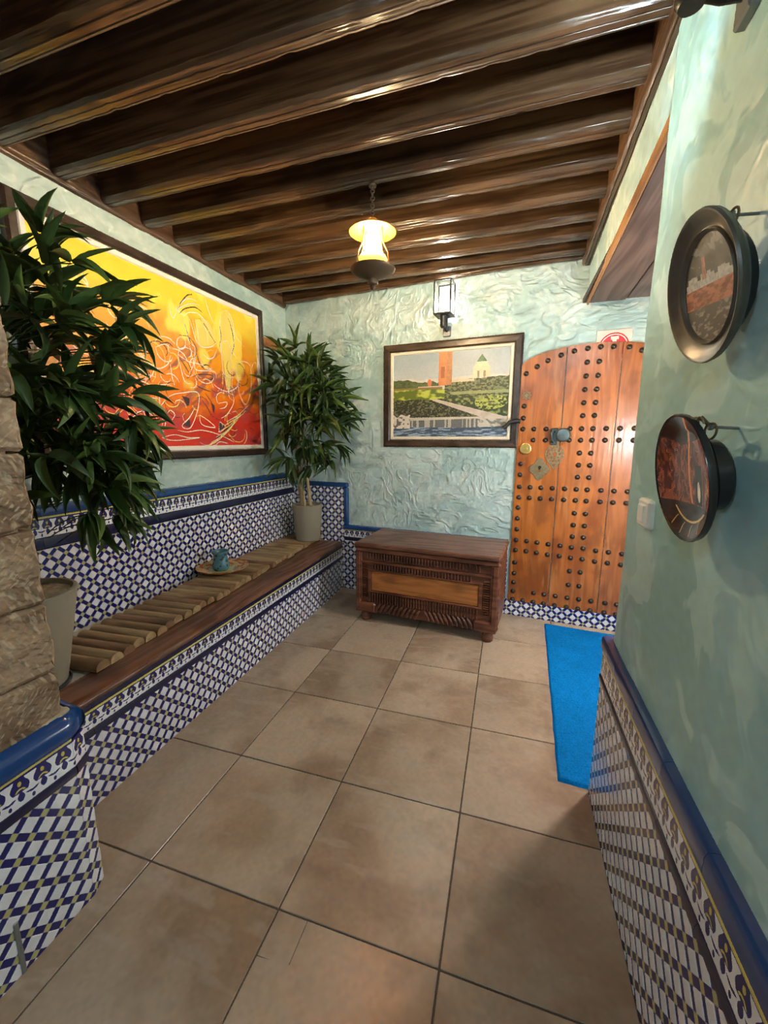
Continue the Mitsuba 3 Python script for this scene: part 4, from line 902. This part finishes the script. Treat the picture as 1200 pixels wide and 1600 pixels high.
put(hl_+'__chain', cat([trimesh.creation.torus(.012, .003, 12, 6, transform=(trimesh.transformations.translation_matrix((HX, HY, 3.026+.019*i)) @ trimesh.transformations.rotation_matrix(math.pi/2, (1, 0, 0) if i % 2 else (0, 1, 0)))) for i in range(9)]), 'lamp_bronze', True)
put(hl_+'__ceiling_hook', lathe([(0, 3.18), (.022, 3.182), (.024, 3.195), (0, 3.198)], 16, (HX, HY, 0)), 'lamp_bronze', 40)

def globe(key, c, r, rad, label):
    k = thing(key, label, 'lamp')
    m = trimesh.creation.icosphere(3, radius=r); m.apply_translation(c)
    scene[numbered(k+'__globe')] = {**shape(m, 'switch_white', True), 'emitter': emit(rad)}
    top = 2.836 if c[0] > 1.9 else HC
    put(k+'__rod', tube([(c[0], c[1], c[2]+r*.95), (c[0], c[1], top)], .012, 8), 'black_metal', True)
globe('added_globe_lamp', (2.35, 1.6, 1.72), .09, GLOBE_ALCOVE, 'added white globe lamp standing in for the unseen light source in the passage')  # added lamp, stands in for the passage's unseen light source
globe('added_globe_lamp', (.55, -2.7, 2.95), .17, GLOBE_HALL, 'added white globe lamp behind the camera for ambient fill light')  # added lamp giving ambient fill from behind; no known fixture there

# ------------------------------------------------------------------ right wall: plates, switch
def plate_frame(c, nrm):
    n = np.array(nrm, float); n /= np.linalg.norm(n); u = np.cross((0, 0, 1.0), n); u /= np.linalg.norm(u); v = np.cross(n, u)
    M = np.eye(4); M[:3, 0] = u; M[:3, 1] = v; M[:3, 2] = n; M[:3, 3] = c; return M
def placed(m, M): m = m.copy(); m.apply_transform(M); return m
P1, P2 = plate_frame((1.735, .113, 2.062), (-.978, -.041, -.206)), plate_frame((1.73, .072, 1.632), (-.988, -.022, -.154))
R1, R2 = .163, .153
def local_uv(M):
    """drjit: plan axes of a plate from a world point"""
    u, v, c = M[:3, 0], M[:3, 1], M[:3, 3]*S
    def f(p):
        x, y, z = p.x-float(c[0]), p.y-float(c[1]), p.z-float(c[2])
        return (x*float(u[0])+y*float(u[1])+z*float(u[2]))/S, (x*float(v[0])+y*float(v[1])+z*float(v[2]))/S
    return f
l1, l2 = local_uv(P1), local_uv(P2)
def town(p, n, uv):
    x, y = l1(p); x, y = x/R1, y/R1
    f = fbm(x*9, y*9, 3.0, 3); g = noise(x*30, y*24, 5.0)
    y2 = y+.10*x                                                     # the scene is drawn leaning
    col = mix((.035, .030, .026), (.075, .064, .052), f)
    col = dr.select((y2 < -.16) & (dr.abs(x) < .62), mix((.09, .075, .06), (.26, .23, .20), smoothstep(.5, .75, fbm(x*12, y*26, 2.0, 3))), col)
    col = dr.select((y2 > -.22) & (y2 < .06+.03*f) & (dr.abs(x) < .66), mix((.20, .065, .035), (.36, .14, .085), smoothstep(.35, .65, fbm(x*10, y*24, 8.0, 3))), col)
    col = dr.select((y2 > .05) & (y2 < .13+.11*cell_rand(dr.floor(x*11), 2, 7)) & (dr.abs(x) < .62), mix((.28, .27, .26), (.48, .46, .43), g), col)
    col = dr.select((dr.abs(x+.08) < .055-.03*(y2-.15)) & (y2 > .14) & (y2 < .44), mix((.22, .09, .06), (.40, .20, .15), g), col)
    cl = fbm(x*5+2, (y+.5*x)*9, 1.0, 3)
    col = dr.select((y2 > .30) & (cl > .56) & (dr.abs(x) < .5) & (dr.abs(x+.08) > .06), mi.Color3f(.15, .145, .13), col)
    return col*1.35
scene['town_relief'] = pr(proc(town), .5, lambda p, n, uv: fbm(p.x*60, p.y*60, p.z*60, 2), .0012)
scene['pewter'] = pr(proc(lambda p, n, uv: mix((.085, .075, .060), (.125, .105, .080), fbm(p.x*40, p.y*40, p.z*40, 2))), .36, metallic=.1)
def street(p, n, uv):
    x, y = l2(p); x, y = x/R2, y/R2
    f = fbm(x*6, y*14, 3.0, 3); g = fbm(x*22, y*10, 5.0, 2)
    col = mix((.012, .008, .007), (.06, .022, .014), f)
    wall = (y < .48-.10*x+.25*dr.abs(x+.2)) & (y > -.42)
    col = dr.select(wall, mix((.075, .014, .008), (.24, .055, .024), smoothstep(.38, .66, g)), col)
    ln = dr.abs(dr.sin((x*13+y*1.5)+4*f))
    col = dr.select(wall & (ln < .10), mi.Color3f(.42, .15, .06), col)
    arch = dr.abs(dr.sqrt(dr.square(x-.72)+dr.square((y-.10)*.62))-.72)
    col = dr.select((arch < .028) & (y > -.4), mi.Color3f(.55, .20, .06), col)
    col = dr.select((dr.abs(x-.30) < .10) & (y < .2) & (y > -.40), mi.Color3f(.022, .012, .010), col)
    col = dr.select((dr.square((x-.30)/.045)+dr.square((y+.20)/.16) < 1), mi.Color3f(.62, .52, .46), col)
    rr = dr.sqrt(x*x+y*y); a = dr.atan2(y, x)
    col = dr.select((y < -.5) & (dr.abs(rr-.70) < .018), mi.Color3f(.48, .30, .11), col)
    col = col*1.6
    return dr.select((y < -.62) & (rr > .74) & (rr < .92) & (dr.abs(dr.sin(a*9)) < .16), mi.Color3f(.46, .26, .10), col)
scene['street_lacquer'] = pr(proc(street), .17, clearcoat=.8, clearcoat_gloss=.95)
scene['black_lacquer'] = pr((.016, .013, .013), .22, clearcoat=.6)
w1 = thing('relief_plate', 'round dark metal plate with a town in relief, upper of two on right wall', 'plate')
put(w1+'__rim', placed(lathe([(R1*.70, -.020), (R1*.86, -.022), (R1*.98, -.006), (R1, .004), (R1*.985, .010), (R1*.94, .008), (R1*.86, -.004), (R1*.76, -.008), (R1*.735, -.002), (R1*.71, -.006), (R1*.69, -.012)], 72), P1), 'pewter', 40, label='stepped pewter-brown rim')
put(w1+'__relief', placed(lathe([(0, -.012), (R1*.3, -.012), (R1*.6, -.012), (R1*.70, -.012)], 60), P1), 'town_relief', True, label='coloured town relief')
put(w1+'__back_ring', placed(lathe([(0, -.055), (R1*.62, -.055), (R1*.66, -.05), (R1*.72, -.02), (0, -.02)], 48), P1), 'black_lacquer', 40)
w2 = thing('lacquer_plate', 'round glossy black and red plate with a street scene, lower of two on right wall', 'plate')
put(w2+'__dish', placed(lathe([(0, -.014), (R2*.5, -.014), (R2*.72, -.010), (R2*.78, -.004), (R2*.96, .006)], 72), P2), 'street_lacquer', 30, label='glossy red-brown painted face')
put(w2+'__rim', placed(lathe([(R2*.50, -.030), (R2*.80, -.022), (R2*.985, -.006), (R2, .004), (R2*.985, .009), (R2*.955, .006)], 72), P2), 'black_lacquer', 40, label='black rim')
put(w2+'__foot', placed(lathe([(0, -.072), (R2*.50, -.072), (R2*.54, -.066), (R2*.54, -.026), (0, -.026)], 48), P2), 'black_lacquer', 40)
def hook(key, at, M, R, label):
    k = thing(key, label, 'hook')
    put(k+'__nail', cat([tube([(1.83, *at), (1.768, at[0], at[1]+.004)], .0035, 8), cbox(1.767, 1.776, at[0]-.008, at[0]+.008, at[1]-.004, at[1]+.012, .003)]), 'grey_metal', 35)
    a = np.array([1.775, at[0], at[1]]); tops = [(M @ np.array([sx*R, R*.80, -.04, 1]))[:3] for sx in (-.22, -.05, .14)]
    put(k+'__wire', cat([tube([a+(t-a)*q+np.array([-.014, 0, .020])*math.sin(q*math.pi) for q in np.linspace(0, 1, 10)], .0028, 6) for t in tops]+[tube([a+np.array([-.006, .03*math.sin(q)*1.0-.008, -.006+.018*math.cos(q)]) for q in np.linspace(0, 2*math.pi, 14)], .0028, 6)]), 'wire', 50)
hook('wall_hook', (.110, 2.205), P1, R1, 'nail and twisted wire holding the upper plate')
hook('wall_hook', (.070, 1.748), P2, R2, 'nail and wire loops holding the lower plate')
sw = thing('light_switch', 'small white light switch on the right wall near the corner', 'switch')
put(sw+'__plate', RW(cbox(.285, .405, -.012, .022, 1.415, 1.515, .008)), 'switch_white')
put(sw+'__rocker', RW(cbox(.312, .378, .016, .030, 1.432, 1.498, .005)), 'switch_white')

# ------------------------------------------------------------------ potted bamboo plants
def leaf_mesh(bend, fold, n=8):
    """a lance-shaped leaf of length 1 along x, width 1 across y, to be scaled"""
    V = []
    for i in range(n+1):
        t = i/n; w = .5*(math.sin(math.pi*min(1, t*.93+.05)**.72))**.9*(1-.15*t) if t < 1 else 0
        a = bend*t; x_, z_ = (math.sin(a)/bend if bend else t), (-(1-math.cos(a))/bend if bend else 0)
        V += [(x_, w, z_+fold*w), (x_, 0, z_), (x_, -w, z_+fold*w)]
    F = []
    for i in range(n):
        a = 3*i; F += [(a, a+1, a+4), (a, a+4, a+3), (a+1, a+2, a+5), (a+1, a+5, a+4)]
    return tm(V, F)
LEAVES = {}
def leaf_base(i, j):
    if (i, j) not in LEAVES: LEAVES[i, j] = shape(leaf_mesh((.35, .75, 1.15, .12)[i], (.28, .18, .35, .22)[i]), f'leaf_{j}', True)
    return LEAVES[i, j]
def leaf_matrix(p, d, L, W, roll):
    d = np.array(d)/np.linalg.norm(d); up = np.array([0, 0, 1.0]); y = np.cross(up, d); y = y/np.linalg.norm(y) if np.linalg.norm(y) > 1e-3 else np.array([0, 1.0, 0])
    z = np.cross(d, y); c, s_ = math.cos(roll), math.sin(roll); y, z = y*c+z*s_, z*c-y*s_
    M = np.eye(4); M[:3, 0] = d*L; M[:3, 1] = y*W; M[:3, 2] = z*L; M[:3, 3] = p; return M
def bamboo(key, label, pot_c, rb, rt, h, stems, centre, radii, n_sprig, L, W, seed, ok, group=None, most=300, extra=()):
    r_ = np.random.default_rng(seed)
    k = thing(key, label, 'plant', group)
    x0, y0, z0 = pot_c
    put(k+'__pot', lathe([(0, 0), (rb*.92, 0), (rb, .012), (rb+(rt-rb)*.5, h*.5), (rt, h-.004), (rt-.004, h), (rt-.018, h), (rt-.022, h-.03), (0, h-.035)], 56, pot_c), 'pot_taupe', 40, label='tapered taupe pot')
    sm = lathe([(0, .01), (rt*.4, .012), (rt*.7, .006), (rt-.022, 0)], 40); sm = sm.subdivide(); sm.vertices[:, 2] += (meshkit.noise(sm.vertices*90, 2)-.5)*.012; sm.apply_translation((x0, y0, z0+h-.024))
    put(k+'__soil', sm, 'soil', True, label='pale bark chips')
    tops = []
    for pts, rad in stems:
        P = np.array(pts, float); n = 26; t = np.linspace(0, 1, n)
        C = np.stack([np.interp(t, np.linspace(0, 1, len(P)), P[:, i]) for i in range(3)], 1)
        R = rad*(1-.35*t); R = R*(1+.16*(np.arange(n) % 5 == 0))
        put(k+'__stem', tube(C, R, 10), 'bamboo', 50); tops.append(C)
    centre, radii = np.array(centre), np.array(radii)
    sprigs = [(np.array(p), np.array(d)) for p, d in extra]
    tries = 0
    while len(sprigs) < n_sprig and tries < 20000:
        tries += 1
        d = r_.normal(size=3); d /= np.linalg.norm(d); q = r_.random()**.45
        p = centre+d*radii*q
        if not ok(p): continue
        out = d*np.array([1, 1, .7])+np.array([0, 0, .15])+r_.normal(size=3)*.25
        sprigs.append((p, out))
    mats = []; tw = []
    for p, d in sprigs:
        d = d/np.linalg.norm(d); m = r_.integers(5, 8)
        C = tops[r_.integers(len(tops))]; j = np.argmin(np.abs(C[:, 2]-(p[2]-.18))); q0 = C[j]
        tw.append(tube([q0+(p-q0)*t+np.array([0, 0, .05*math.sin(t*math.pi)]) for t in np.linspace(.35, 1, 6)], .0028, 5))
        for i in range(m):
            e = d+r_.normal(size=3)*.62+np.array([0, 0, -.10]); e /= np.linalg.norm(e)
            l = L*r_.uniform(.72, 1.15); tip = p+e*l
            if not ok(tip, True) or not ok(p+e*l*.5, True): continue
            mats.append((p+e*.01, e, l, W*r_.uniform(.8, 1.15), r_.normal()*.5, r_.integers(4), r_.choice(4, p=[.40, .28, .24, .08])))
    put(k+'__twig', cat(tw), 'leaf_2', True, kind='stuff')
    eye = np.array([1.33, -1.06, 1.72])
    mats.sort(key=lambda a: np.linalg.norm(a[0]-eye))
    for p, e, l, w, ro, i, j in mats[:most]: inst(k+'__leaf', leaf_base(i, j), leaf_matrix(p, e, l, w, ro))
    if mats[most:]:
        out = []
        for p, e, l, w, ro, i, j in mats[most:]:
            m = leaf_mesh((.35, .75, 1.15, .12)[i], (.28, .18, .35, .22)[i], 5); m.apply_transform(leaf_matrix(p, e, l, w, ro)); out.append(m)
        put(k+'__foliage', cat(out), 'leaf_0', True, kind='stuff')
    return k, len(mats)
def inside_left(p, tip=False):
    lw = -1.2691+.0318*p[1]+(.13 if not tip else .105)
    return p[0] > lw and p[2] < 3.02 and p[1] < 3.27-.1152*(p[0]+1.165)-(.10 if not tip else .05)
def ok1(p, tip=False):
    if not inside_left(p, tip): return False
    if p[2] < 1.40 and p[0] < -.66 and not tip: return False
    return p[1] > (-.05 if p[0] < -.05 else -.4) and not (p[0] < .02 and p[1] < .03)
bamboo('potted_bamboo', 'large potted bamboo plant behind the stone pillar, nearest the camera', (-.775, .15, .5535), .120, .205, .475,
       [([(-.81, .12, 1.0), (-.86, .16, 1.5), (-1.00, .22, 2.3), (-1.03, .24, 2.7)], .030), ([(-.73, .15, 1.0), (-.77, .19, 1.5), (-.86, .25, 2.2), (-.86, .26, 2.6)], .030), ([(-.83, .21, 1.0), (-.94, .24, 1.6), (-1.09, .30, 2.3)], .026)],
       (-.82, .34, 1.87), (.53, .36, .80), 150, .225, .052, 5, ok1)
mats2 = bamboo('potted_bamboo', 'smaller potted bamboo plant at the far end of the bench in the corner', (-.80, 2.985, .606), .135, .168, .405,
       [([(-.86, 2.97, .98), (-.88, 2.95, 1.4), (-.90, 2.93, 2.1)], .018), ([(-.76, 2.99, .98), (-.79, 2.95, 1.5), (-.80, 2.92, 2.2)], .018), ([(-.80, 2.93, .98), (-.82, 2.90, 1.5), (-.78, 2.88, 2.2)], .014)],
       (-.70, 2.80, 2.02), (.47, .38, .70), 105, .245, .046, 9, inside_left, most=300)
tr = thing('pot_tray', 'dark grey plastic tray under the large bamboo pot', 'tray')
put(tr+'__dish', lathe([(0, .0), (.125, .0), (.134, .004), (.138, .020), (.132, .020), (.127, .006), (0, .005)], 40, (-.775, .15, .5475)), 'tray_grey', 40)
